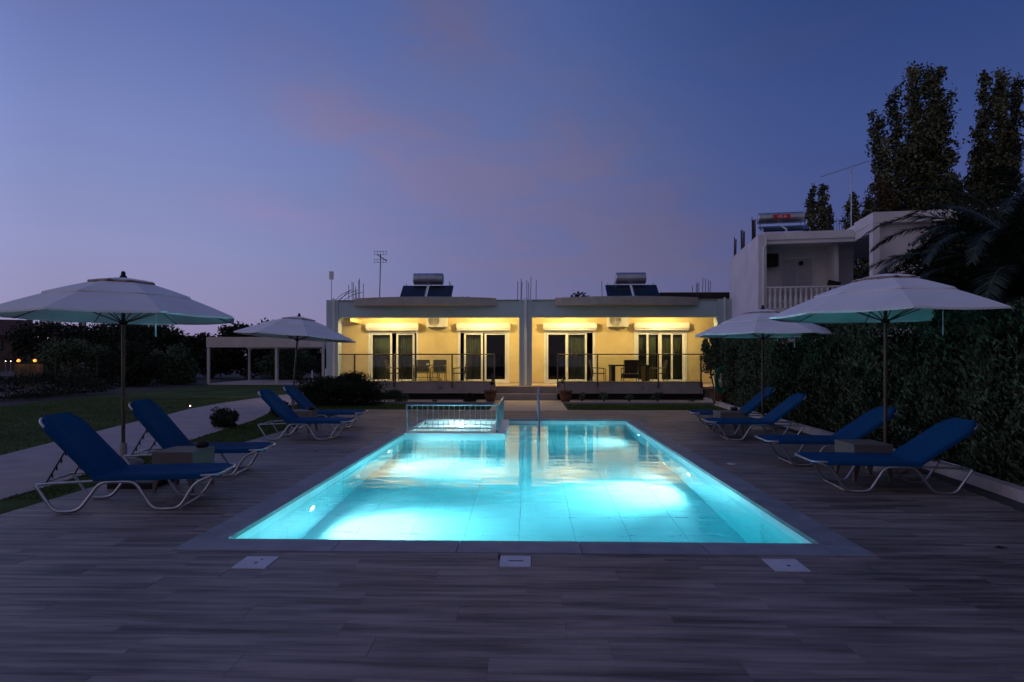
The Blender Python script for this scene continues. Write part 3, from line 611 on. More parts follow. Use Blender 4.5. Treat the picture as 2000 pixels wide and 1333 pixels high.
# ------------------------------------------------------------------ roof clutter
def heater(name, loc, rz, lb, tl=1.2, zs=1, red=False):
    t = empty(name, loc, lb, 'solar heater', 'rooftop solar water heaters', rz)
    T = Matrix.Rotation(R(90), 4, 'Y')
    q = MB(); prof = [(0, -tl/2-.03), (.15, -tl/2-.025), (.235, -tl/2), (.24, -tl/2+.02), (.24, tl/2-.02), (.235, tl/2), (.15, tl/2+.025), (0, tl/2+.03)]
    q.lathe(prof, 24); q.v = [tuple((Matrix.Translation((.0, .35, 1.28*zs)) @ T) @ Vector(v)) for v in q.v]; tk = q.build('tank', 'tank', t)
    for k in (-tl*.3, tl*.3): MB().tube([(k, .35+.243*math.cos(a*PI/12), 1.28*zs+.243*math.sin(a*PI/12)) for a in range(25)], .008, 5, cap=False).build('strap', 'steel', t)
    w = tl*(.5 if red else .86); cz = .48 if red else zs
    for s in (-1, 1):
        x0, x1 = (-w, -.05) if s < 0 else (.05, w)
        vs = [(x0, -.65, .25*cz), (x1, -.65, .25*cz), (x1, .25, 1.0*cz), (x0, .25, 1.0*cz)]
        vs += [(x, y+.05, z-.06) for x, y, z in vs]
        MB().add(vs, [(0, 1, 2, 3), (7, 6, 5, 4), (0, 4, 5, 1), (1, 5, 6, 2), (2, 6, 7, 3), (3, 7, 4, 0)]).build('collector', 'panel', t)
    MB().tube([(.0, -.66, .28*cz), (.0, .24, 1.02*cz), (.0, .35, 1.05*cz)], .028, 6).build('pipe', 'pvc', t)
    for s in (-w, w):
        MB().tube([(s, -.6, 0), (s, -.6, .3*zs)], .016, 6).build('leg', 'steel', t); MB().tube([(s*.9, .45, 0), (s*.9, .35, 1.1*zs)], .016, 6).build('leg', 'steel', t); MB().tube([(s, -.6, .24*zs), (s, .3, .98*zs)], .016, 6).build('side_rail', 'steel', t)
    if red:
        MB().add([(-.36, .08, .77), (.36, .08, .77), (.36, .10, .95), (-.36, .10, .95), (-.36, .10, .77), (.36, .10, .77), (.36, .12, .95), (-.36, .12, .95)], [(0, 1, 2, 3), (7, 6, 5, 4), (0, 4, 5, 1), (1, 5, 6, 2), (2, 6, 7, 3), (3, 7, 4, 0)]).build('label_plate', 'red', t)
        cu = bpy.data.curves.new('lettering', 'FONT'); cu.body = 'VELA'; cu.size = .17; cu.extrude = .001; cu.align_x = 'CENTER'
        o_ = bpy.data.objects.new('lettering', cu); COL.objects.link(o_); dg = bpy.context.evaluated_depsgraph_get(); dg.update()
        me = bpy.data.meshes.new_from_object(o_.evaluated_get(dg)); bpy.data.objects.remove(o_); me.materials.append(MAT['pvc']); lo = link('lettering', me, t, (0, .078, .80)); lo.rotation_euler = (R(81), 0, 0)
    else:
        MB().add([(-.36, .35-.243, 1.27), (.30, .35-.243, 1.27), (.30, .35-.215, 1.40), (-.36, .35-.215, 1.40)], [(0, 1, 2, 3)]).build('label_plate', 'tank' if loc[0] < 0 else 'lid', t)
    return t
heater('solar_heater', (-4.13, 23.9, 3.44), 0, 'solar water heater with plain dark tank on the left half of the bungalow roof')
heater('solar_heater', (4.18, 23.9, 3.44), 0, 'solar water heater with a pale label on its tank, right half of the bungalow roof')
def rebar(name, pts, lb, slant=(), thick=.011):
    x, y, z = pts[0]; t = empty(name, (x, y, z), lb, 'rebar', 'bundles of rusty rebar left standing on the roofs')
    for (px_, py_, pz, h) in pts[1:]:
        MB().tube([(px_-x, py_-y, pz-z-.01), (px_-x+rnd.uniform(-.02, .02), py_-y, pz-z+h)], thick, 5).build('rod', 'rust', t)
    for a, b in slant: MB().tube([Vector(a)-Vector((x, y, z)), (Vector(a)+Vector(b))/2-Vector((x, y, z))+Vector((0, 0, .06)), Vector(b)-Vector((x, y, z))], .010, 5).build('rod', 'rust', t)
yb = 21.6
rebar('rebar_bundle', [(-6.3, yb, 3.44)]+[(v, yb+rnd.uniform(-.1, .1), 3.44, h) for v, h in ((-6.62, .72), (-6.53, .85), (-6.45, .8), (-6.38, .65), (-6.30, .9), (-6.22, .95), (-6.12, .78), (-6.35, .5))], 'rusty rebar bundle with some rods bent over, left end of the bungalow roof', [((-7.2, yb, 3.55), (-6.6, yb, 3.95)), ((-7.1, yb, 3.55), (-6.3, yb, 3.98)), ((-7.0, yb, 3.55), (-6.5, yb, 4.0)), ((-6.9, yb, 3.55), (-6.1, yb, 3.9))])
rebar('rebar_bundle', [(-.1, yb, 3.44)]+[(v, yb+rnd.uniform(-.1, .1), 3.44, h) for v, h in ((-.40, .85), (-.28, .92), (-.25, .8), (-.05, .85), (.02, .78), (.08, 1.0), (.28, .88))], 'rusty rebar rods above the middle pillar of the bungalow')
rebar('rebar_bundle', [(2.6, yb, 3.44)]+[(v, yb, 3.44, h) for v, h in ((2.7, .82), (2.95, .7), (3.15, .78), (3.3, .8))], 'four thin rods just left of the right solar heater')
rebar('rebar_bundle', [(-3.2, yb, 3.44)]+[(v, yb, 3.44, h) for v, h in ((-3.55, .8), (-3.2, .75), (-3.05, .6), (-2.9, .85), (-2.4, .3), (-2.3, .28), (-2.2, .3))], 'thin rods in front of and right of the left solar heater')
rebar('rebar_bundle', [(6.3, yb, 3.44)]+[(v, yb+rnd.uniform(-.1, .1), 3.44, h) for v, h in ((6.0, .65), (6.08, .7), (6.15, .78), (6.22, .75), (6.35, .95), (6.45, .9), (6.52, .85), (6.6, .82))], 'dense rebar bundle at the right end of the bungalow roof')
t = empty('tv_antenna', (-5.86, 23, 3.44), 'grid television antenna on a thin mast on the bungalow roof', 'antenna')
MB().tube([(0, 0, 0), (.03, 0, 1.1), (.05, 0, 2.1)], .018, 6).build('mast', 'rust', t)
q = MB()
for zz in (1.78, 1.9, 2.08, 2.2): q.tube([(-.2, 0, zz), (.28, .0, zz)], .007, 5)
for xx in (-.2, -.08, .04, .16, .28): q.tube([(xx, 0, 1.76), (xx, 0, 1.9)], .006, 5).tube([(xx, 0, 2.06), (xx, 0, 2.24)], .006, 5)
q.tube([(-.05, -.1, 2.06), (.25, .2, 1.86)], .018, 5); q.build('grid', 'rust', t)
t = empty('wifi_mast', (-7.22, HY+.2, 3.56), 'white box antenna on a thin rod at the left corner of the bungalow roof', 'antenna')
MB().tube([(0, 0, 0), (0, 0, .78)], .014, 6).build('mast', 'steel', t); MB().box(-.07, .07, -.04, .04, .78, 1.07).build('antenna_box', 'pvc', t)
t = empty('neighbour_roof', (9, 32, 0), 'dark low roof edge of the building behind the bungalow', 'building')
MB().box(-1.9, 2.2, 0, 6, 4.72, 5.0).build('roof', 'dark', t); MB().box(-1.7, 2.0, .3, 5.7, -.05, 4.719).build('wall', 'slab', t)

# ------------------------------------------------------------------ villa on the right
VC = (9.757, 25.281, 0); va = R(-8.7)
villa = empty('white_villa', VC, 'white two-storey villa with a balustraded balcony, right of the bungalow', 'house', rz=va)
V = lambda name, mb, m, p=None: mb.build(name, m, p or villa)
V('side_wall', MB().box(0, .33, 0, 6.6, -.05, 6.44).box(.001, .25, 0, 6.6, 6.441, 6.70), 'villa')
V('front_wall', MB().box(.331, 3.87, 0, .25, -.05, 3.33), 'villa')
V('roof_slab', MB().box(.251, 3.88, -.04, 6.6, 6.442, 6.76), 'villa')
V('lintel', MB().box(.331, 3.87, .02, .3, 6.28, 6.441), 'villa')
V('balcony_floor', MB().box(.331, 3.87, -.03, 2.2, 3.34, 3.55), 'villa')
V('balcony_back_wall', MB().box(.331, 4.4, 1.9, 2.1, 3.551, 6.44), 'villa')
V('balcony_side_wall', MB().box(3.30, 3.46, .9, 1.9, 3.551, 6.44), 'villa')
V('porch_roof', MB().box(3.74, 9.5, -1.85, .0, 6.62, 7.03).box(3.885, 9.5, .001, 6.6, 6.62, 7.03), 'villa')
V('porch_lintel', MB().box(3.76, 3.93, -1.45, -.05, 6.30, 6.619), 'villa')
V('column', MB().box(3.74, 3.98, -1.83, -1.5, -.05, 6.619), 'villa')
V('wing_wall', MB().box(3.9, 9.4, -1.45, -1.25, -.05, 6.619), 'villa')
V('downpipe', MB().tube([(.20, -.04, 0), (.20, -.04, 6.1), (.30, -.04, 6.25), (.30, -.04, 6.6)], .035, 8), 'white')
V('coping', MB().box(.34, 3.86, -.04, .12, 4.40, 4.47), 'white')
pr = [(.07, 0), (.07, .05), (.04, .08), (.065, .20), (.075, .30), (.055, .45), (.035, .62), (.05, .72), (.07, .76), (.07, .83)]
bal = MB().lathe(pr, 10); bme = None
for k in range(17):
    if bme is None: ob = bal.build('baluster', 'white', villa, (.48+.205*k, .04, 3.56)); bme = ob.data
    else: link('baluster', bme, villa, (.48+.205*k, .04, 3.56))
sh = V('window', MB().box(1.33, 2.75, 1.86, 1.899, 4.0, 6.0), 'white')
for s in (0, 1):
    for k in range(26): link('slat', cache.setdefault('vslat', MB().box(0, .62, 0, .02, 0, .05).build('slat', 'lid', sh, (1.40, 1.838, 4.10)).data), sh, (1.40+s*.66, 1.838, 4.10+.07*k)) if (s or k) else None
V('outdoor_unit', MB().box(.45, 1.15, 1.35, 1.75, 5.55, 6.1), 'dark'); V('wall_lamp', MB().lathe([(0, 0), (.08, .02), (.1, .12), (.04, .2), (0, .2)], 10, (2.2, 1.78, 5.6)), 'dark')
heater('solar_heater', (VC[0]+1.25, VC[1]+.55, 6.76), va, 'solar water heater with red lettered label on the villa roof', 1.85, .66, red=True)
A = Matrix.Rotation(va, 4, 'Z'); wl = lambda x, y, z: Matrix.Translation(VC) @ A @ Vector((x, y, z))
for i, (vv, n) in enumerate(((5.6, 4), (3.8, 6), (1.4, 6))):
    b0 = wl(.12, vv, 6.70); rebar('rebar_bundle', [tuple(b0)]+[(*wl(.05+.05*k, vv+.10*k, 0)[:2], 6.70, .95+.12*rnd.random()) for k in range(n)], ['rebar stubs at the far end of the villa side parapet', 'rebar stubs midway along the villa side parapet', 'rebar stubs near the front corner of the villa roof'][i], thick=.02)
b0 = wl(3.6, 1.5, 6.76); rebar('rebar_bundle', [tuple(b0)]+[(*wl(3.25+.11*k, 1.5, 0)[:2], 6.76, .6+.3*rnd.random()) for k in range(8)], 'row of rebar rods left of the tall roof antenna of the villa')
b0 = wl(4.1, 2.0, 7.03); t = empty('roof_antenna', b0, 'long boom television antenna on a tall pole on the villa roof', 'antenna', rz=va)
MB().tube([(.25, 0, 0), (.25, 0, 2.95)], .025, 6).build('mast', 'steel', t)
MB().tube([(-1.0, 0, 2.55), (1.0, 0, 3.15)], .014, 6).build('boom', 'steel', t)
for k in range(16):
    x = -1.0+2.0*k/15; MB().tube([(x, -.16-.08*k/15, 2.55+.6*k/15+.02), (x, .16+.08*k/15, 2.55+.6*k/15+.02)], .007, 5).build('element', 'steel', t)

# ------------------------------------------------------------------ hedge and planting on the right
hedge = empty('hedge', (6.3, 12, 0), 'long dark clipped hedge behind the right loungers', 'hedge')
def hx(y): return xr(y)+.30
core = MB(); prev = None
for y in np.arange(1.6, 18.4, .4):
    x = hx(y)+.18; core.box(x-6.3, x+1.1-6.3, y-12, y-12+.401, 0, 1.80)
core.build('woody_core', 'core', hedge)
n = 90000
yy = NR.uniform(1.8, 18.6, n); zz = NR.uniform(.08, 2.25, n); face = NR.uniform(size=n)
xf = np.interp(yy, [p[1] for p in kerbp], [p[0] for p in kerbp])+.30
bulge = .10*np.sin(yy*3.1+zz*1.3)+.07*np.sin(yy*7.7+1.9*zz)+.05*np.sin(zz*9+yy*5)
x = xf-bulge+NR.exponential(.05, n)-.02
top = face > .80; x = np.where(top, xf+NR.uniform(0, 1.25, n), x); zz = np.where(top, 2.16+.05*np.sin(yy*4)+.04*np.sin(x*9+yy*3)+NR.normal(scale=.035, size=n), zz)
end = face < .07; yy = np.where(end, 18.5+NR.normal(scale=.06, size=n), yy); x = np.where(end, NR.uniform(5.95, 7.4, n), x)
D = np.stack([-.5+NR.normal(scale=.5, size=n), NR.normal(scale=.5, size=n), .9+NR.normal(scale=.4, size=n)], 1)
zz = zz*(1-.11*np.clip((10-yy)/4, 0, 1)+.03*np.sin(yy*2.3))
leaves('foliage', np.stack([x-6.3, yy-12, zz], 1), D, .085, .035, 'hedge', hedge)
P, D = clumpy(2600, (5.85, 18.9, 1.55), (.42, .35, 1.0), 22, .3)
t = empty('climbing_shrub', (5.9, 18.9, 0), 'loose leafy shoots at the far left end of the hedge against the lit porch', 'shrub')
leaves('foliage', P-np.array((5.9, 18.9, 0)), D, .10, .06, 'olive', t)
q = MB()
for k in range(7):
    a = rnd.uniform(-.35, .25); q.tube([(.1, 0, 0), (a*.6, rnd.uniform(-.1, .1), 1.0), (a-.05, rnd.uniform(-.15, .15), 2.0+rnd.uniform(-.3, .3))], .012, 5)
q.build('stem', 'bark', t)
# big flower pot with the hose coiled on it
t = empty('large_pot', (6.0, 18.98-.4, 0), 'large brown terracotta pot by the hedge with a green hose over it', 'pot')
MB().lathe([(0, .02), (.20, .02), (.30, .30), (.33, .48), (.35, .48), (.35, .55), (.30, .55), (.28, .45), (0, .42)], 24).build('pot', 'terr', t)
t = empty('garden_hose', (5.95, 18.3, 0), 'green garden hose hanging in loops over the large brown pot', 'hose')
q = MB()
for k in range(5):
    r_ = .24+.02*k; q.tube([(-.02*k+r_*.6*math.cos(a*PI/12), -.10-.03*k, .78+r_*1.25*math.sin(a*PI/12)) for a in range(25)], .016, 6, cap=False)
q.tube(fillet([(-.17, -.1, .9), (-.26, -.14, .5), (-.28, -.2, .1), (-.1, -.3, .02), (.2, -.35, .02)], .15), .014, 6); q.build('hose', 'hose', t)
MB().tube([(0, .05, .0), (0, .05, .95)], .02, 6).box(-.05, .05, -.25, .1, .95, .98).build('hose_stand', 'steel', t)

def shrub(name, lb, cat, c, r, n, k, leaf=(.07, .04), m='leafd', grp=None, cr=.38, stems=5):
    t = empty(name, (c[0], c[1], 0), lb, cat, grp)
    P, D = clumpy(n, (0, 0, c[2]), r, k, cr); leaves('foliage', P, D, leaf[0], leaf[1], m, t)
    q = MB()
    for i in range(stems):
        a = rnd.uniform(0, 2*PI); q.tube([(0, 0, 0), (r[0]*.35*math.cos(a), r[1]*.35*math.sin(a), c[2]*.6), (r[0]*.7*math.cos(a), r[1]*.7*math.sin(a), c[2]+r[2]*.4)], .012, 5, r2=.005)
    q.build('stem', 'bark', t); return t
shrub('rosemary_bush', 'wide dark bush behind the far left loungers, in front of the left porch', 'bush', (-5.75, 18.0, .45), (1.6, .75, .66), 32000, 80, (.06, .03), 'leafd', cr=.26, stems=14)
shrub('low_bush', 'low spreading bush at the right foot of the wide dark bush', 'bush', (-4.35, 19.2, .18), (.50, .35, .25), 3500, 20, (.05, .025), 'olive')
shrub('low_bush', 'small round dark bush between the paddling pool and the left terrace', 'bush', (-1.92, 19.35, .14), (.27, .22, .2), 2000, 16, (.05, .025), 'leafd')
shrub('tiny_plant', 'tiny green tuft in the gravel below the left terrace', 'plant', (-3.05, 19.1, .05), (.1, .1, .06), 200, 5, (.05, .02), 'olive')
shrub('path_shrub', 'round dark shrub at the edge of the pale footpath', 'bush', (-6.35, 12.15, .19), (.36, .32, .25), 1700, 34, (.085, .028), 'leafd', cr=.30, stems=16)
shrub('corner_plant', 'small leafy plants beside the far left umbrella pole', 'plant', (-6.15, 14.4, .16), (.30, .30, .26), 1500, 14, (.07, .035), 'leafd')
for i, (x_, h_, lb) in enumerate(((1.78, .15, 'small leafy plant nearest the right flowerpot'), (2.50, .17, 'upright small plant, second right of the flowerpot'), (3.35, .15, 'pale green small plant under the middle of the right terrace'), (4.25, .17, 'widest small plant under the right terrace'), (5.4, .06, 'tiny seedling near the hedge under the right terrace'))):
    shrub('bedding_plant', lb, 'plant', (x_, 19.6, h_*1.1), (.15 if i != 3 else .26, .13, h_), 260 if i < 4 else 60, 9, (.075, .035), 'olive', 'small plants under the right terrace', .4)
for (x_, lb, lean) in ((-1.25, 'brown clay pot with a thin bare-stemmed plant, left of the entrance steps', .03), (1.22, 'brown clay pot with a thin leafy plant, right of the entrance steps', -.05)):
    t = empty('flowerpot', (x_, 19.35, .0), lb, 'flowerpot', 'clay pots beside the entrance steps')
    MB().lathe([(0, .02), (.13, .02), (.19, .20), (.20, .34), (.225, .34), (.225, .39), (.19, .39), (.18, .33), (0, .32)], 22).build('pot', 'terr', t)
    q = MB().tube([(0, 0, .32), (lean, 0, .6), (lean*2, .02, .95)], .012, 6).tube([(lean, 0, .6), (lean+.06, 0, .82)], .007, 5); q.build('stem', 'bark', t)
    P, D = clumpy(90, (lean*1.5, 0, .75), (.1, .08, .24), 7, .4); leaves('foliage', P, D, .06, .03, 'leafd', t)

# ------------------------------------------------------------------ loungers
def lounger():
    t = empty('sun_lounger', (0, 0, 0), 'x', 'sun lounger', 'blue sun loungers round the pool')
    for s in (-1, 1):
        y = s*.285
        p = [(.0, y, .27), (.16, y, .018), (.37, y, .018), (.56, y, .285), (.86, y, .285), (1.02, y, .018), (1.26, y, .018), (1.40, y, .26), (1.54, y, .315)]
        MB().tube(fillet(p, .07), .0155, 8).build('side_leg', 'alu', t)
        MB().tube([(.0, y*.97, .275), (.62, y*.97, .30)], .013, 8).build('rear_rail', 'alu', t)
        MB().tube([(.60, y, .325), (1.50, y, .325)], .014, 8).build('seat_rail', 'alu', t)
    for a_, b_ in ((0, .272), (.62, .31), (1.26, .02)): MB().tube([(a_, -.28, b_), (a_, .28, b_)], .013, 8).build('cross_bar', 'alu', t)
    MB().tube(fillet([(1.42, -.285, .325), (1.60, -.285, .325), (1.60, .285, .325), (1.42, .285, .325)], .13, 6), .014, 8).build('foot_frame', 'alu', t)
    # seat canvas: sags a little, wraps its side rails
    def cloth(x0, x1, cut0, cut1, name, parent, sag=.018):
        nx, prof = 14, [(-1.05, -.030), (-1.06, .0), (-1.0, .018), (-.6, .012), (0, .006), (.6, .012), (1.0, .018), (1.06, .0), (1.05, -.030)]
        vs = []; m = len(prof)
        for i in range(nx+1):
            x = x0+(x1-x0)*i/nx; u = (x-x0)/(x1-x0); w = .283
            d0 = (x-x0); d1 = (x1-x)
            if cut1 and d1 < .15: w -= .13*(1-d1/.15)**1.6
            if cut0 and d0 < .13: w -= .115*(1-d0/.13)**1.1
            for (a, b) in prof: vs.append((x, a*w, b-sag*math.sin(PI*u)*(1-a*a if abs(a) < 1 else 0)))
        fs = [(i*m+k, (i+1)*m+k, (i+1)*m+k+1, i*m+k+1) for i in range(nx) for k in range(m-1)]
        # underside
        o_ = len(vs); vs += [(x, y, z-.006) for x, y, z in vs]; fs += [tuple(j+o_ for j in f[::-1]) for f in fs]
        return MB().add(vs, fs, True).build(name, 'blue', parent)
    c = cloth(.50, 1.605, False, True, 'seat_canvas', t); c.location = (0, 0, .33)
    b = empty('backrest', (.52, 0, .335), None, None); b.parent = t
    cb = cloth(-.76, .02, True, False, 'back_canvas', b); 
    MB().tube(fillet([(0, -.272, -.02), (-.75, -.272, -.02), (-.75, .272, -.02), (0, .272, -.02)], .11, 6), .014, 8).build('back_frame', 'alu', b)
    q = MB()
    for s in (-1, 1): q.tube([(-.36, s*.24, -.02), (-.58, s*.24, -.44)], .009, 6)
    pr_ = empty('support', (0, 0, 0), None, None); pr_.parent = t
    q = MB()
    for s in (-1, 1):
        q = MB().tube([(.36, s*.22, .52), (.06, s*.22, .285)], .008, 6)
        for k in range(4): q.box(.13+.06*k, .142+.06*k, s*.22-.006, s*.22+.006, .31+.047*k, .335+.047*k)
        q.build('ratchet_bar', 'black', pr_)
    return t
L0 = lounger()
def place_l(x, y, rz, ang, lb, first=False):
    t = L0 if first else copy_tree(L0)
    t.location = (x, y, 0); t.rotation_euler = (0, 0, rz); t['label'] = lb
    for k in kids(t):
        if k.name.startswith('backrest'): k.rotation_euler = (0, R(ang), 0)
        if k.name.startswith('support'):
            # reach from the rear rail up to the middle of the back
            zt = .335+.40*math.sin(R(ang)); xt = .52-.40*math.cos(R(ang)); sz = (zt-.285)/(.52-.285); sx = (xt-.06)/(.36-.06)
            k.scale = (sx, 1, sz); k.location = (.06*(1-sx), 0, .285*(1-sz))
    return t
Ldat = [(-4.62, 5.62, R(9), 48, 'nearest blue lounger on the left, its steep back by the near left umbrella'), (-4.88, 7.20, R(7), 51, 'second blue lounger on the left, behind the grey side table'),
        (-4.78, 10.55, R(2), 45, 'third blue lounger on the left, in front of the far left side table'), (-5.02, 12.20, R(2), 45, 'farthest blue lounger on the left, its back against the wide dark bush')]
Rdat = [(4.70, 6.62, PI-R(5), 35, 'nearest blue lounger on the right, lying low beside the hedge kerb'), (4.84, 8.22, PI-R(4), 35, 'second blue lounger on the right, behind the brown side table'),
        (4.78, 10.60, PI-R(5), 39, 'third blue lounger on the right, in front of the far right side table'), (4.97, 12.30, PI-R(4), 42, 'farthest blue lounger on the right, behind the far right umbrella pole')]
# copies first, from the untouched original
for i, d in enumerate(Ldat+Rdat):
    if i: place_l(*d)
place_l(*Ldat[0], first=True)

# ------------------------------------------------------------------ side tables
def side_table():
    t = empty('side_table', (0, 0, 0), 'x', 'side table', 'square resin side tables between the loungers')
    MB().box(-.225, .225, -.225, .225, .405, .435).build('tabletop', 'resin', t)
    n = 10
    for k in range(4):
        T = Matrix.Rotation(k*PI/2, 4, 'Z'); q = MB(); xs_ = [-.222+.444*i/16 for i in range(17)]
        lo_ = []
        for x in xs_:
            u = abs(x)/.222; lo_.append(.27 if u < .55 else (.0 if u > .80 else .27-.27*((u-.55)/.25)**2.5))
        vs = []
        for x, z in zip(xs_, lo_): vs += [(x, -.222, .404), (x, -.222, z), (x, -.197, .404), (x, -.197, z)]
        fs = []
        for i in range(16):
            a = 4*i; fs += [(a, a+1, a+5, a+4), (a+6, a+7, a+3, a+2), (a+1, a+3, a+7, a+5)]
        vs = [T @ Vector(v) for v in vs]; q.add(vs, fs); q.build('side_panel', 'resin', t)
    return t
T0 = side_table(); T0.location = (-3.84, 6.47, 0); T0['label'] = 'grey side table between the two near left loungers, black ashtray on top'
copy_tree(T0, 'grey side table between the two far left loungers', (-4.40, 11.35, 0))
copy_tree(T0, 'brown side table between the two near right loungers, nothing on top', (4.05, 7.25, 0))
copy_tree(T0, 'dark side table between the two far right loungers', (3.84, 11.42, 0))
for (x, y, lb) in ((-3.72, 6.62, 'black round ashtray on the near left side table'), (-4.25, 11.42, 'black round ashtray on the far left side table'), (3.98, 11.52, 'black round ashtray on the far right side table')):
    tag(MB().lathe([(0, .0), (.06, .0), (.07, .03), (.068, .062), (.055, .062), (.05, .02), (0, .018)], 16).build('ashtray', 'black', None, (x, y, .435)), lb, 'ashtray', 'black ashtrays on the side tables')
tag(MB().bev(-.25, .25, -.22, .22, 0, .07, .015).build('base_slab', 'black', None, (-4.42, 6.62, 0)), 'flat black weight slab on the deck beneath the near left loungers', 'weight')
# litter
tag(MB().add([(0, 0, .004), (.05, .012, .014), (.11, .0, .006), (.05, -.016, .009)], [(0, 3, 2, 1), (0, 1, 2, 3)]).build('dry_leaf', 'brownleaf', None, (-3.35, 9.05, 0)), 'dark dry leaf on the deck between the left loungers', 'leaf', 'dry leaves on the deck')
tag(MB().add([(0, 0, .004), (.05, .012, .014), (.11, -.01, .006), (.05, -.02, .009)], [(0, 3, 2, 1), (0, 1, 2, 3)]).build('dry_leaf', 'brownleaf', None, (3.55, 4.6, 0)), 'dark dry leaf on the deck to the right of the pool corner', 'leaf', 'dry leaves on the deck')
tag(MB().lathe([(0, .005), (.055, .005), (.06, .001)], 18).build('drain_cap', 'lid', None, (2.68+.1, 8.15, 0)), 'round pale drain cap on the deck beside the right pool coping', 'drain cap')

# ------------------------------------------------------------------ umbrellas
def umbrella():
    t = empty('parasol', (0, 0, 0), 'x', 'umbrella', 'white parasols between the loungers')
    MB().tube([(0, 0, .0), (0, 0, 2.48)], .024, 12).build('pole', 'wood', t)
    MB().lathe([(0, 0), (.24, 0), (.25, .03), (.22, .07), (.05, .10), (.045, .30), (.03, .31)], 28).build('base', 'slab', t)
    MB().lathe([(0, 2.50), (.05, 2.52), (.045, 2.55), (.028, 2.57), (.030, 2.595), (.018, 2.62), (0, 2.625)], 14).build('finial', 'black', t)
    def tier(r0, z0, r1, z1, name, m='canvas', wav=0, thick=.004, val=0, sub=10):
        # eight flat-ish gores with slightly bowed ridges
        prof = []
        for i in range(sub+1):
            u = i/sub; prof.append((r0+(r1-r0)*u, z0+(z1-z0)*u+.008*math.sin(PI*u)))
        if val: prof.append((r1+.004, z1-val))
        per = 6; n = 8*per; vs = []
        for j, (r, z) in enumerate(prof):
            for k in range(n):
                a = R(5)+2*PI*k/n; u = (k % per)/per; chord = math.cos(PI/8)/math.cos((u-.5)*PI/4)   # straight between ribs
                dip = -.016*math.sin(PI*u)*(j/len(prof)); w = 0
                if wav and j >= len(prof)-3: w = wav*(math.sin(k*1.7+1)+.6*math.sin(k*.61*2))*(.4 if j < len(prof)-1 else 1)
                vs.append((r*chord/math.cos(PI/8)*math.cos(a)*.924, r*chord/math.cos(PI/8)*math.sin(a)*.924, z+dip+w))
        fs = [(i*n+k, i*n+(k+1) % n, (i+1)*n+(k+1) % n, (i+1)*n+k) for i in range(len(prof)-1) for k in range(n)]
        o_ = len(vs); vs += [(x, y, z-thick) for x, y, z in vs]; fs2 = [tuple(v+o_ for v in f[::-1]) for f in fs]
        e_ = (len(prof)-1)*n; rim = [(e_+k, e_+(k+1) % n, e_+(k+1) % n+o_, e_+k+o_) for k in range(n)]
        return MB().add(vs, fs+fs2+rim, False).build(name, m, t)
    tier(.70, 2.330, 1.50, 2.01, 'lower_canopy', val=.02)
    tier(.24, 2.49, .90, 2.278, 'middle_canopy', sub=6, val=.014)
    tier(.03, 2.535, .41, 2.466, 'cap_canopy', sub=6, wav=.016)
    tier(.40, 2.468, .418, 2.452, 'cap_trim', 'trimc', wav=.016, sub=3)
    for k in range(8):
        a = R(5)+2*PI*k/8; c_, s_ = math.cos(a), math.sin(a)
        rb = MB().tube([(.03*c_, .03*s_, 2.40), (.75*c_, .75*s_, 2.235), (1.46*c_, 1.46*s_, 1.985)], .008, 6).build('rib', 'wood', t)
        MB().tube([(.035*c_, .035*s_, 1.93), (.78*c_, .78*s_, 2.215)], .008, 6).build('strut', 'wood', rb)
    MB().lathe([(.025, 1.90), (.05, 1.90), (.055, 1.95), (.025, 1.96)], 12).build('runner', 'black', t)
    MB().box(-.004, .004, -.014, .014, -.30, 0).build('tie_strap', 'canvas', t, (.62, -.25, 2.03))
    return t
U0 = umbrella()
for (x, y, tilt, sc, rz, lb) in ((-6.10, 15.0, 4.2, (1, 1), 25, 'leaning white parasol on the far left, in front of the pergola'), (4.60, 7.72, 0, (.915, 1), -25, 'large white parasol on the near right, over the brown side table'), (4.72, 12.0, 0, (.89, .96), 12, 'smaller looking white parasol on the far right, in front of the hedge')):
    u = copy_tree(U0, lb, (x, y, 0)); u.rotation_euler = (0, R(tilt), R(rz)); u.scale = (sc[0], sc[0], sc[1])
U0.location = (-5.46, 7.79, 0); U0.scale = (.97, .97, 1); U0['label'] = 'large white parasol on the near left, cut by the picture edge'

# ------------------------------------------------------------------ trees behind the villa
def plumes(name, lb, base, tips, leaf, n, m='poplar', cr=.7, grp=None, z0=.25, cat='tree'):
    t = empty(name, base, lb, cat, grp); B = Vector(base); P = []; D = []
    q = MB(); q.tube([(0, 0, 0), (0, 0, (tips[0][2]-B.z)*.3)], .30, 8, r2=.22); q.build('trunk', 'bark', t)
    q = MB(); tot = sum((Vector(tp)-B).length for tp in tips)
    for tp in tips:
        e_ = Vector(tp)-B; s_ = Vector((0, 0, e_.z*.12)); c_ = Vector((e_.x*.80, e_.y*.8, e_.z*.50)); pts = []
        for i in range(9):
            u = i/8; pts.append(s_*(1-u)**2+c_*2*u*(1-u)+e_*u*u)
        q.tube(pts, .10, 6, r2=.02)
        ncl = int(e_.length*3.2); per = max(4, int(n*e_.length/tot/ncl))
        for k in range(ncl):
            u = z0+(1-z0)*(k+rnd.random())/ncl; p = s_*(1-u)**2+c_*2*u*(1-u)+e_*u*u
            rr = cr*(.35+.9*math.sin(PI*min(1, (1-u)*.95+.12)))*rnd.uniform(.7, 1.2)
            off = NR.normal(scale=rr*.45, size=3)*np.array((1, 1, .5)); s2 = rnd.uniform(.4, .75)*cr
            P.append(np.asarray(p)+off+NR.normal(scale=s2*.6, size=(per, 3))*np.array((.8, .8, 1.3))); D.append(NR.normal(size=(per, 3))+np.array((0, 0, .7)))
    q.build('branch', 'bark', t); leaves('crown', np.concatenate(P), np.concatenate(D), leaf, leaf*.62, m, t); return t
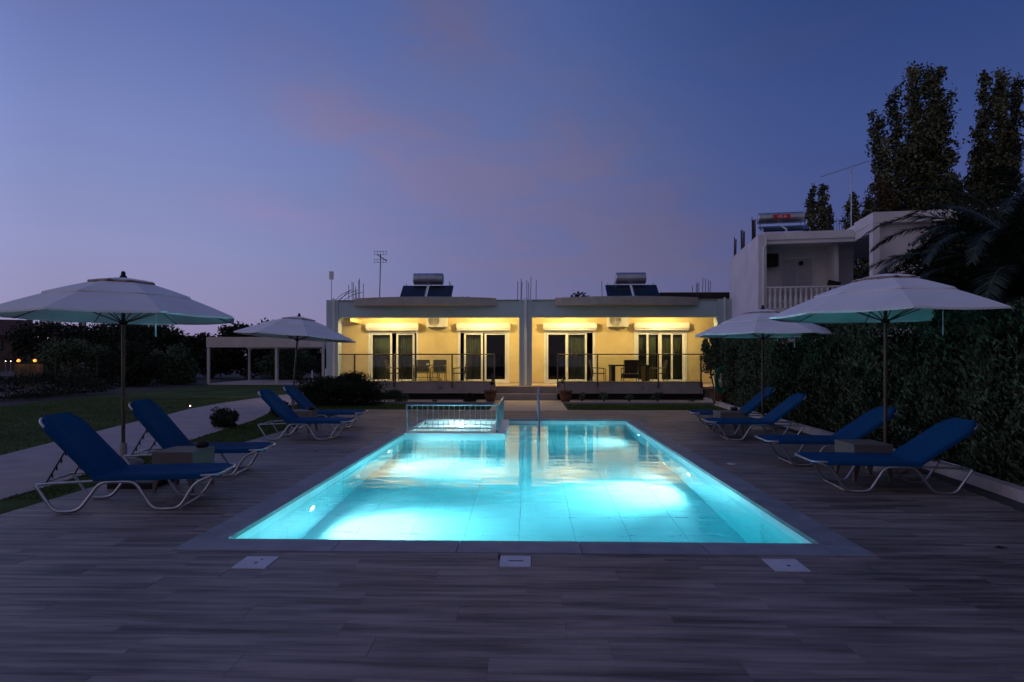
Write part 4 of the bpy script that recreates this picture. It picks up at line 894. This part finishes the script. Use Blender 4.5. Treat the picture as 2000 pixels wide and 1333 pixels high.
def XW(px, y): return y*math.tan(math.atan((px-1000)/1150)-R(1.594))
def pxw(px, py, y): x = XW(px, y); return (x, y, 1.45+(700-py)/1150*(y*.99961-x*.0278))
def tips_at(y, pts, jit=.8): return [(a, b+rnd.uniform(-jit, jit), c) for a, b, c in [pxw(px, py, y) for px, py in pts]]
def TP(y, pts): return tips_at(y, pts)
plumes('poplar_tree', 'tallest poplar behind the villa, left of the two, with many upright plumes', (28.6, 45, 0), TP(45, [(1778, 138), (1802, 150), (1832, 136), (1752, 185), (1725, 222), (1722, 290), (1850, 190), (1845, 300), (1790, 210), (1765, 290), (1812, 270), (1740, 380)]), .29, 34000, cr=.68, grp='poplars behind the villa', z0=.33)
plumes('poplar_tree', 'tall poplar at the right edge of the picture, behind the palm', (36.8, 48, 0), TP(48, [(1925, 142), (1940, 160), (1970, 132), (1982, 160), (1905, 225), (1900, 290), (1965, 240), (1935, 280), (1895, 345)]), .29, 26000, cr=.55, grp='poplars behind the villa', z0=.33)
plumes('poplar_tree', 'small twin-topped poplar right of the red-labelled solar heater', (19.6, 40, 0), TP(40, [(1588, 368), (1607, 364), (1584, 405), (1612, 405), (1597, 390)]), .22, 8000, cr=.38, grp='poplars behind the villa', z0=.4)
plumes('poplar_tree', 'small bushy poplar behind the tall roof antenna', (22.6, 41, 0), TP(41, [(1676, 378), (1662, 392), (1693, 395), (1670, 420), (1702, 418)]), .22, 7500, cr=.42, grp='poplars behind the villa', z0=.4)
plumes('brown_tree', 'thin reddish-brown treetop left of the tallest poplar', (25, 43, 0), TP(43, [(1712, 352), (1722, 365), (1705, 372)]), .2, 1500, 'brownleaf', cr=.45, z0=.72)
plumes('poplar_tree', 'low shrubby treetop between the two tall poplars', (33, 47, 0), TP(47, [(1866, 345), (1872, 370)]), .24, 7000, cr=.65, grp='poplars behind the villa', z0=.55)
plumes('brown_tree', 'brownish thin crown at the foot of the tallest poplar', (26.3, 44, 0), TP(44, [(1735, 375), (1748, 390), (1722, 385)]), .2, 3500, 'brownleaf', cr=.6, z0=.62)
plumes('far_tree', 'tiny round treetop above the middle of the bungalow roof', (3.4, 40, 0), [(3.3, 40, 5.7), (3.6, 40, 5.6), (3.0, 40, 5.55)], .2, 900, 'leafd', cr=.4, z0=.8)

# ------------------------------------------------------------------ palm
PC = Vector((11.25, 13.3, 2.6))
palm = empty('date_palm', (PC.x, PC.y, 0), 'large arching date palm at the right edge, above the hedge', 'palm')
MB().lathe([(.42, 0), (.36, .5), (.34, 1.2), (.40, 1.9), (.30, 2.8), (0, 2.95)], 18).build('trunk', 'bark', palm)
def frond_mesh(length, el0, droop, seed):
    r_ = random.Random(seed); p = Vector((0, 0, 0)); n = 26; pts = []; d_ = el0
    for i in range(n+1):
        pts.append(p.copy()); p = p+Vector((math.cos(d_), 0, math.sin(d_)))*(length/n); d_ -= droop/n*(.35+1.5*i/n)
    mb = MB().tube(pts[::2], .022, 6, r2=.005); rach = bpy.data.meshes.new('rachis'); rach.from_pydata(mb.v, [], mb.f); rach.materials.append(MAT['rachis'])
    vs, fs = [], []
    for i in range(4, 150):
        u = i/150; k = u*n; a = int(k); q = pts[a].lerp(pts[min(a+1, n)], k-a); tng = (pts[min(a+1, n)]-pts[a]).normalized() if a < n else tng
        ll = (.50*math.sin(PI*min(1, u*.80+.17))**.7+.04)*r_.uniform(.85, 1.1)
        for s in (-1, 1):
            side = Vector((0, s, 0)); nrm = tng.cross(side)*s
            dr = (side*.80+tng*(.50+.55*u)+Vector((0, 0, 1))*r_.uniform(-.30, .22)).normalized()
            e_ = q+dr*ll+Vector((0, 0, -.10*ll)); w = .021
            m_ = q+dr*ll*.5; b0 = len(vs); vs += [tuple(q-tng*w*.6), tuple(m_-tng*w), tuple(e_), tuple(m_+tng*w), tuple(q+tng*w*.6)]; fs += [(b0, b0+1, b0+3, b0+4), (b0+1, b0+2, b0+3)]
    me = bpy.data.meshes.new('frond'); me.from_pydata(vs, [], fs); me.materials.append(MAT['palm']); return me, rach
fm = [[frond_mesh(4.35+.3*v, R(e_), R(d_), 10*e_+v) for v in range(2)] for e_, d_ in ((80, 95), (68, 110), (55, 118), (38, 110), (20, 95), (2, 80))]
k = 0
for tier_, (cnt, off) in enumerate(((7, 10), (11, 0), (14, 14), (15, 5), (14, 22), (10, 0))):
    for i in range(cnt):
        me, ra = fm[tier_][i % 2]; o_ = link('frond', me, palm, (0, 0, PC.z-.04*tier_)); o_.rotation_euler = (0, R(rnd.uniform(-4, 4)), R(off+360*i/cnt+rnd.uniform(-8, 8))); sc_ = rnd.uniform(.9, 1.08)*(1 if tier_ < 4 else .85); o_.scale = (sc_,)*3
        link('rachis', ra, o_); k += 1
# dark shrubbery behind hedge and palm, and the climber on the balcony
def bushmass(name, lb, c, r, n, k, leaf, m='leafd', cat='bush', cr=.3):
    t = empty(name, (c[0], c[1], 0), lb, cat); P, D = clumpy(n, (0, 0, c[2]), r, k, cr); leaves('foliage', P, D, leaf[0], leaf[1], m, t)
    MB().tube([(0, 0, -.05), (.1, 0, c[2]*.6), (0, .1, c[2])], .08, 7, r2=.03).build('trunk', 'bark', t); return t
bushmass('evergreen_bush', 'tall dark evergreen mass directly behind the palm', (14.0, 17.6, 3.3), (3.1, 1.5, 3.1), 46000, 110, (.16, .08))
bushmass('evergreen_bush', 'dark evergreen between the hedge and the white villa', (11.2, 20.5, 1.6), (1.9, 1.2, 2.1), 9000, 50, (.13, .07))
bushmass('balcony_climber', 'brownish flowering climber hanging over the villa balustrade', (12.75, 23.6, 3.3), (1.55, .45, .95), 9000, 46, (.10, .06), 'olive', 'climber')
bushmass('balcony_climber', 'dark upper sprig of the climber against the villa wall', (13.9, 23.5, 4.35), (.55, .3, .42), 1500, 14, (.11, .07), 'brownleaf', 'climber')
t = empty('balcony_chair', wl(3.0, .9, 3.55), 'dark folded chair standing on the villa balcony', 'chair', rz=va)
MB().box(-.25, .25, -.03, .03, .5, 1.25, Matrix.Rotation(R(14), 4, 'Y')).build('backrest', 'dark', t); MB().box(-.25, .25, -.25, .25, .42, .47).build('seat', 'dark', t); MB().box(-.25, -.21, -.24, .24, 0, .42).box(.21, .25, -.24, .24, 0, .42).build('leg', 'dark', t)

# ------------------------------------------------------------------ left background
t = empty('pergola', (-14.0, 33, 0), 'pale flat-roofed carport with slim posts beyond the lawn', 'pergola')
MB().box(-4.1, 2.6, -.4, -.15, 2.06, 2.64).build('fascia', 'pergw', t); MB().box(-4.1, 2.6, -.149, 4.4, 2.45, 2.58).build('roof', 'pergw', t); MB().box(-4.1, 2.6, 4.4, 4.6, 2.06, 2.6).build('rear_fascia', 'pergw', t)
MB().box(-3.9, 2.6, -.6, 4.6, -.04, .045).build('floor', 'kerb', t)
for (x, y) in ((-4.02, -.3), (-.15, -.3), (2.5, -.3), (-1.9, 3.9), (1.75, 3.9), (-3.9, 4.3)): MB().box(x-.06, x+.06, y-.06, y+.06, .0, 2.06).build('post', 'pergw', t)
for (x, y, lb) in ((-12.9, 34.8, 'short white bollard under the pergola, on the left'), (-10.6, 34.9, 'short white bollard under the pergola, on the right')):
    tag(MB().lathe([(.06, 0), (.05, .62), (.03, .68), (0, .68)], 10).build('bollard', 'pvc', None, (x-.0, y, .045)), lb, 'bollard', 'short bollards under the pergola')
t = empty('storage_unit', (-8.4, 25.3, 0), 'white boxy outdoor unit between the pergola and the left wall of the bungalow', 'unit')
MB().box(-.35, .35, -.2, .2, .12, 1.0).build('body', 'pvc', t)
for k in range(4): MB().box(-.30, .30, -.215, -.201, .3+.15*k, .36+.15*k).build('vent', 'slab', t)
MB().box(-.3, -.2, -.15, .15, 0, .119).box(.2, .3, -.15, .15, 0, .119).build('foot', 'slab', t)

def dtree(name, lb, c, r, n, k, leaf, m='leafd', cr=.3, grp='dark trees beyond the lawn'):
    t = empty(name, (c[0], c[1], 0), lb, 'tree', grp); P, D = clumpy(n, (0, 0, c[2]), r, k, cr, flat=False); leaves('crown', P, D, leaf, leaf*.55, m, t)
    q = MB().tube([(0, 0, -.1), (.1, 0, c[2]*.5), (0, 0, c[2])], .16, 7, r2=.06)
    for i in range(5):
        a = rnd.uniform(0, 2*PI); q.tube([(0, 0, c[2]*.5), (r[0]*.5*math.cos(a), r[1]*.5*math.sin(a), c[2]+r[2]*rnd.uniform(0, .5))], .06, 5, r2=.02)
    q.build('trunk', 'bark', t); return t
TD = [((-41, 50, 2.6), (4.4, 3, 2.4), 'wide leafy tree behind the street lamp'), ((-35.5, 50, 2.8), (3.8, 3, 3.0), 'bushy tree seen under the near left parasol, right of the street lamp'),
      ((-31.5, 46, 2.2), (3.0, 2.5, 2.6), 'round tree just right of the near left parasol pole'), ((-27.5, 44, 1.9), (3.0, 2.5, 2.2), 'low tree halfway between the two left parasols'),
      ((-24, 44, 1.6), (2.6, 2.5, 1.9), 'lowest dip of the tree line, left of the pergola'), ((-20.3, 42, 2.2), (3.1, 2.5, 2.35), 'darkest tree rising over the left end of the pergola roof'),
      ((-15.5, 44, 1.8), (3.5, 2.5, 1.6), 'tree seen through the middle of the pergola'), ((-10.5, 42, 1.5), (3.5, 2.5, 1.4), 'tree seen beside the left wall of the bungalow')]
for c, r, lb in TD: dtree('dark_tree', lb, c, r, 7500, 60, .26, cr=.30)
shr = [((-24.5, 33, 1.0), (2.2, 1.2, 1.5), 'leafdark'), ]
BD = [((-30.5, 30, .9), (3.2, 1.5, 1.6), 'leafd', 'dark thicket at the far left edge, behind the amber lamps'), ((-25.0, 31.5, 1.0), (2.6, 1.4, 1.7), 'olive', 'feathery olive bush left of the near left parasol pole'),
      ((-21.4, 31, .9), (2.0, 1.2, 1.4), 'leafd', 'dark bush right of the near left parasol pole'), ((-20.6, 33.5, .9), (1.7, 1.1, 1.4), 'olive', 'olive-green bush left of the pergola'),
      ((-16.0, 39.0, .9), (2.3, 1.1, 1.5), 'olive', 'olive-green bush behind the left bay of the pergola'), ((-12.3, 39.2, .8), (2.0, 1.1, 1.5), 'olive', 'olive-green bush behind the right bay of the pergola'), ((-9.3, 36.5, .8), (1.5, 1.0, 1.6), 'leafd', 'dark bush between the pergola and the bungalow')]
for c, r, m_, lb in BD: bushmass('garden_bush', lb, c, r, 9000, 60, (.17, .07), m_, cr=.28)
# field wall of scrub nearer the lawn's left edge
bushmass('garden_bush', 'low scrub along the far edge of the lawn at the left', (-18.6, 22, .35), (1.6, 4.5, .6), 5000, 50, (.12, .05), 'leafd')
# distant houses
def farhouse(c, w, d, h, rh, rz, lb):
    t = empty('distant_house', c, lb, 'house', 'distant tiled houses at the left', R(rz))
    MB().box(-w/2, w/2, -d/2, d/2, -.2, h).build('wall', 'stucco', t)
    e_ = .6; vs = [(-w/2-e_, -d/2-e_, h), (w/2+e_, -d/2-e_, h), (w/2+e_, d/2+e_, h), (-w/2-e_, d/2+e_, h), (-w/4, 0, h+rh), (w/4, 0, h+rh)]
    MB().add(vs, [(0, 1, 5, 4), (1, 2, 5), (2, 3, 4, 5), (3, 0, 4), (3, 2, 1, 0)]).build('roof', 'roof', t)
    for k in range(3):
        f = MB().box(-w/2+1.5+k*w/3.2, -w/2+2.6+k*w/3.2, -d/2-.06, -d/2-.001, h-1.9, h-.6).build('window', 'dark', t); MB().box(-w/2+1.6+k*w/3.2, -w/2+2.5+k*w/3.2, -d/2-.08, -d/2-.061, h-1.8, h-.7).build('pane', 'panel', f)
    MB().box(w/4, w/4+.6, .5, 1.1, h+rh*.4, h+rh+.6).build('chimney', 'stucco', t); return t
farhouse((XW(8, 75), 75, 0), 8.5, 7, 4.3, 2.2, 25, 'distant house with hipped red roof at the far left edge')
farhouse((XW(124, 74), 74, 0), 6.0, 5, 4.45, 1.2, 12, 'distant house with broad red roof left of the street lamp')
for i, (x, y, z) in enumerate(((XW(75, 69), 69.0, 4.0), (XW(93, 69), 69.0, 3.85))):
    t = empty('porch_light', (x, y, 0), ['left of the two small pale lights on the distant house', 'right of the two small pale lights on the distant house'][i], 'lamp', 'small lights on the distant house')
    MB().tube([(0, 0, 0), (0, 0, z)], .04, 5).build('post', 'slab', t); MB().lathe([(0, z), (.08, z+.05), (.08, z+.16), (0, z+.2)], 10).build('globe', 'dot', t)
t = empty('street_lamp', (XW(163, 55), 55, 0), 'tall street lamp with curved arm seen behind the near left parasol', 'street lamp')
MB().tube([(0, 0, 0), (0, 0, 5.2), (.15, 0, 5.9), (.6, 0, 6.35), (1.1, 0, 6.45)], .09, 8, r2=.05).build('pole', 'lid', t); MB().box(.95, 1.9, -.15, .15, 6.38, 6.52).build('lamp_head', 'slab', t)
t = empty('amber_lamp_wall', (-25.18, 29, 0), 'low wall with two amber lamps glowing at the far left edge', 'wall lamps')
MB().box(-.75, .75, 0, .12, 0, 1.15).build('wall', 'bark', t)
for s in (-.42, .42):
    MB().lathe([(0, 1.25), (.06, 1.27), (.08, 1.33), (.05, 1.39), (0, 1.41)], 12, (s, -.12, 0)).build('lamp_globe', 'glow', t)
    l = bpy.data.lights.new('amber_lamp', 'POINT'); l.energy = 3; l.color = (1, .5, .15); l.shadow_soft_size = .06; lo = bpy.data.objects.new('amber_lamp', l); COL.objects.link(lo); lo.location = (-25.18+s, 28.7, 1.33)
for i, (px, py, y) in enumerate(((11, 706, 30), (21, 706, 30), (222, 704, 36), (254, 704, 36))):
    x, _, z = pxw(px, py, y)
    t = empty('distant_light', (x*1.0, y, 0), ['leftmost tiny white light in the dark field', 'tiny white light just left of the amber lamps', 'tiny white light left of the near left parasol pole', 'tiny white light right of the near left parasol pole'][i], 'lamp', 'tiny white lights in the dark field')
    MB().tube([(0, 0, 0), (0, 0, z-.04)], .02, 5).build('post', 'slab', t); MB().lathe([(0, z-.02), (.022, z), (0, z+.025)], 8).build('bulb', 'dot', t)
t = empty('garden_light', (-9.8, 16.8, 0), 'small pink garden spike light at the edge of the lawn', 'garden light')
MB().tube([(0, 0, -.01), (0, 0, .05)], .012, 6).build('spike', 'black', t); MB().lathe([(0, .05), (.016, .055), (.016, .075), (0, .085)], 10).build('bulb', 'gdot', t)
for i, (x, y) in enumerate(((-22.6, 27.5), (-19.6, 26.2), (-23.9, 25.0))):
    t = empty('fence_post', (x, y, 0), ['thin field fence post just left of the near left parasol pole', 'thin pale field post right of the near left parasol pole', 'leftmost thin field fence post'][i], 'post', 'thin posts in the dark field')
    MB().tube([(0, 0, 0), (.05, 0, 1.5)], .03, 6).build('stake', 'bark', t)

# ------------------------------------------------------------------ grass blades
def blades(name, polys, dens, h, z=-.01):
    C = []; 
    for poly in polys:
        P_ = np.array(poly); lo_, hi = P_.min(0), P_.max(0); n = int((hi-lo_).prod()*dens); q = NR.uniform(lo_, hi, (n, 2)); ins = np.zeros(n, bool); m = len(P_); j = m-1
        for i in range(m):
            xi, yi = P_[i]; xj, yj = P_[j]; cnd = ((yi > q[:, 1]) != (yj > q[:, 1])) & (q[:, 0] < (xj-xi)*(q[:, 1]-yi)/(yj-yi+1e-12)+xi); ins ^= cnd; j = i
        C.append(q[ins])
    C = np.concatenate(C); n = len(C); hh = h*NR.uniform(.5, 1.3, n)
    pts = np.column_stack([C, z+hh*.45]); D = np.column_stack([NR.normal(scale=.45, size=(n, 2)), np.ones(n)])
    o_ = leaves(name, pts, D, hh, .008, 'grass'); return tag(o_, None, None, kind='stuff')
g1 = blades('grass', [pathL[1:-3]+[(-7.2, 18.6), (-1.15, 18.6), (-1.15, 16.36), (-4.99, 16.36), (-4.95, 5.9)], [(1.15, 16.36), (1.15, 18.6), (5.65, 18.6), (5.5, 16.36)]], 1500, .035)
tag(g1, 'short dark grass between the footpath and the deck', 'grass')
g2 = blades('lawn_grass', [[(-15, 8.5), (-15.7, 17.1), (-16.3, 21), (-9.8, 21)]+pathU[::-1][4:-1]], 420, .05)
tag(g2, 'dark lawn grass left of the pale footpath', 'grass')
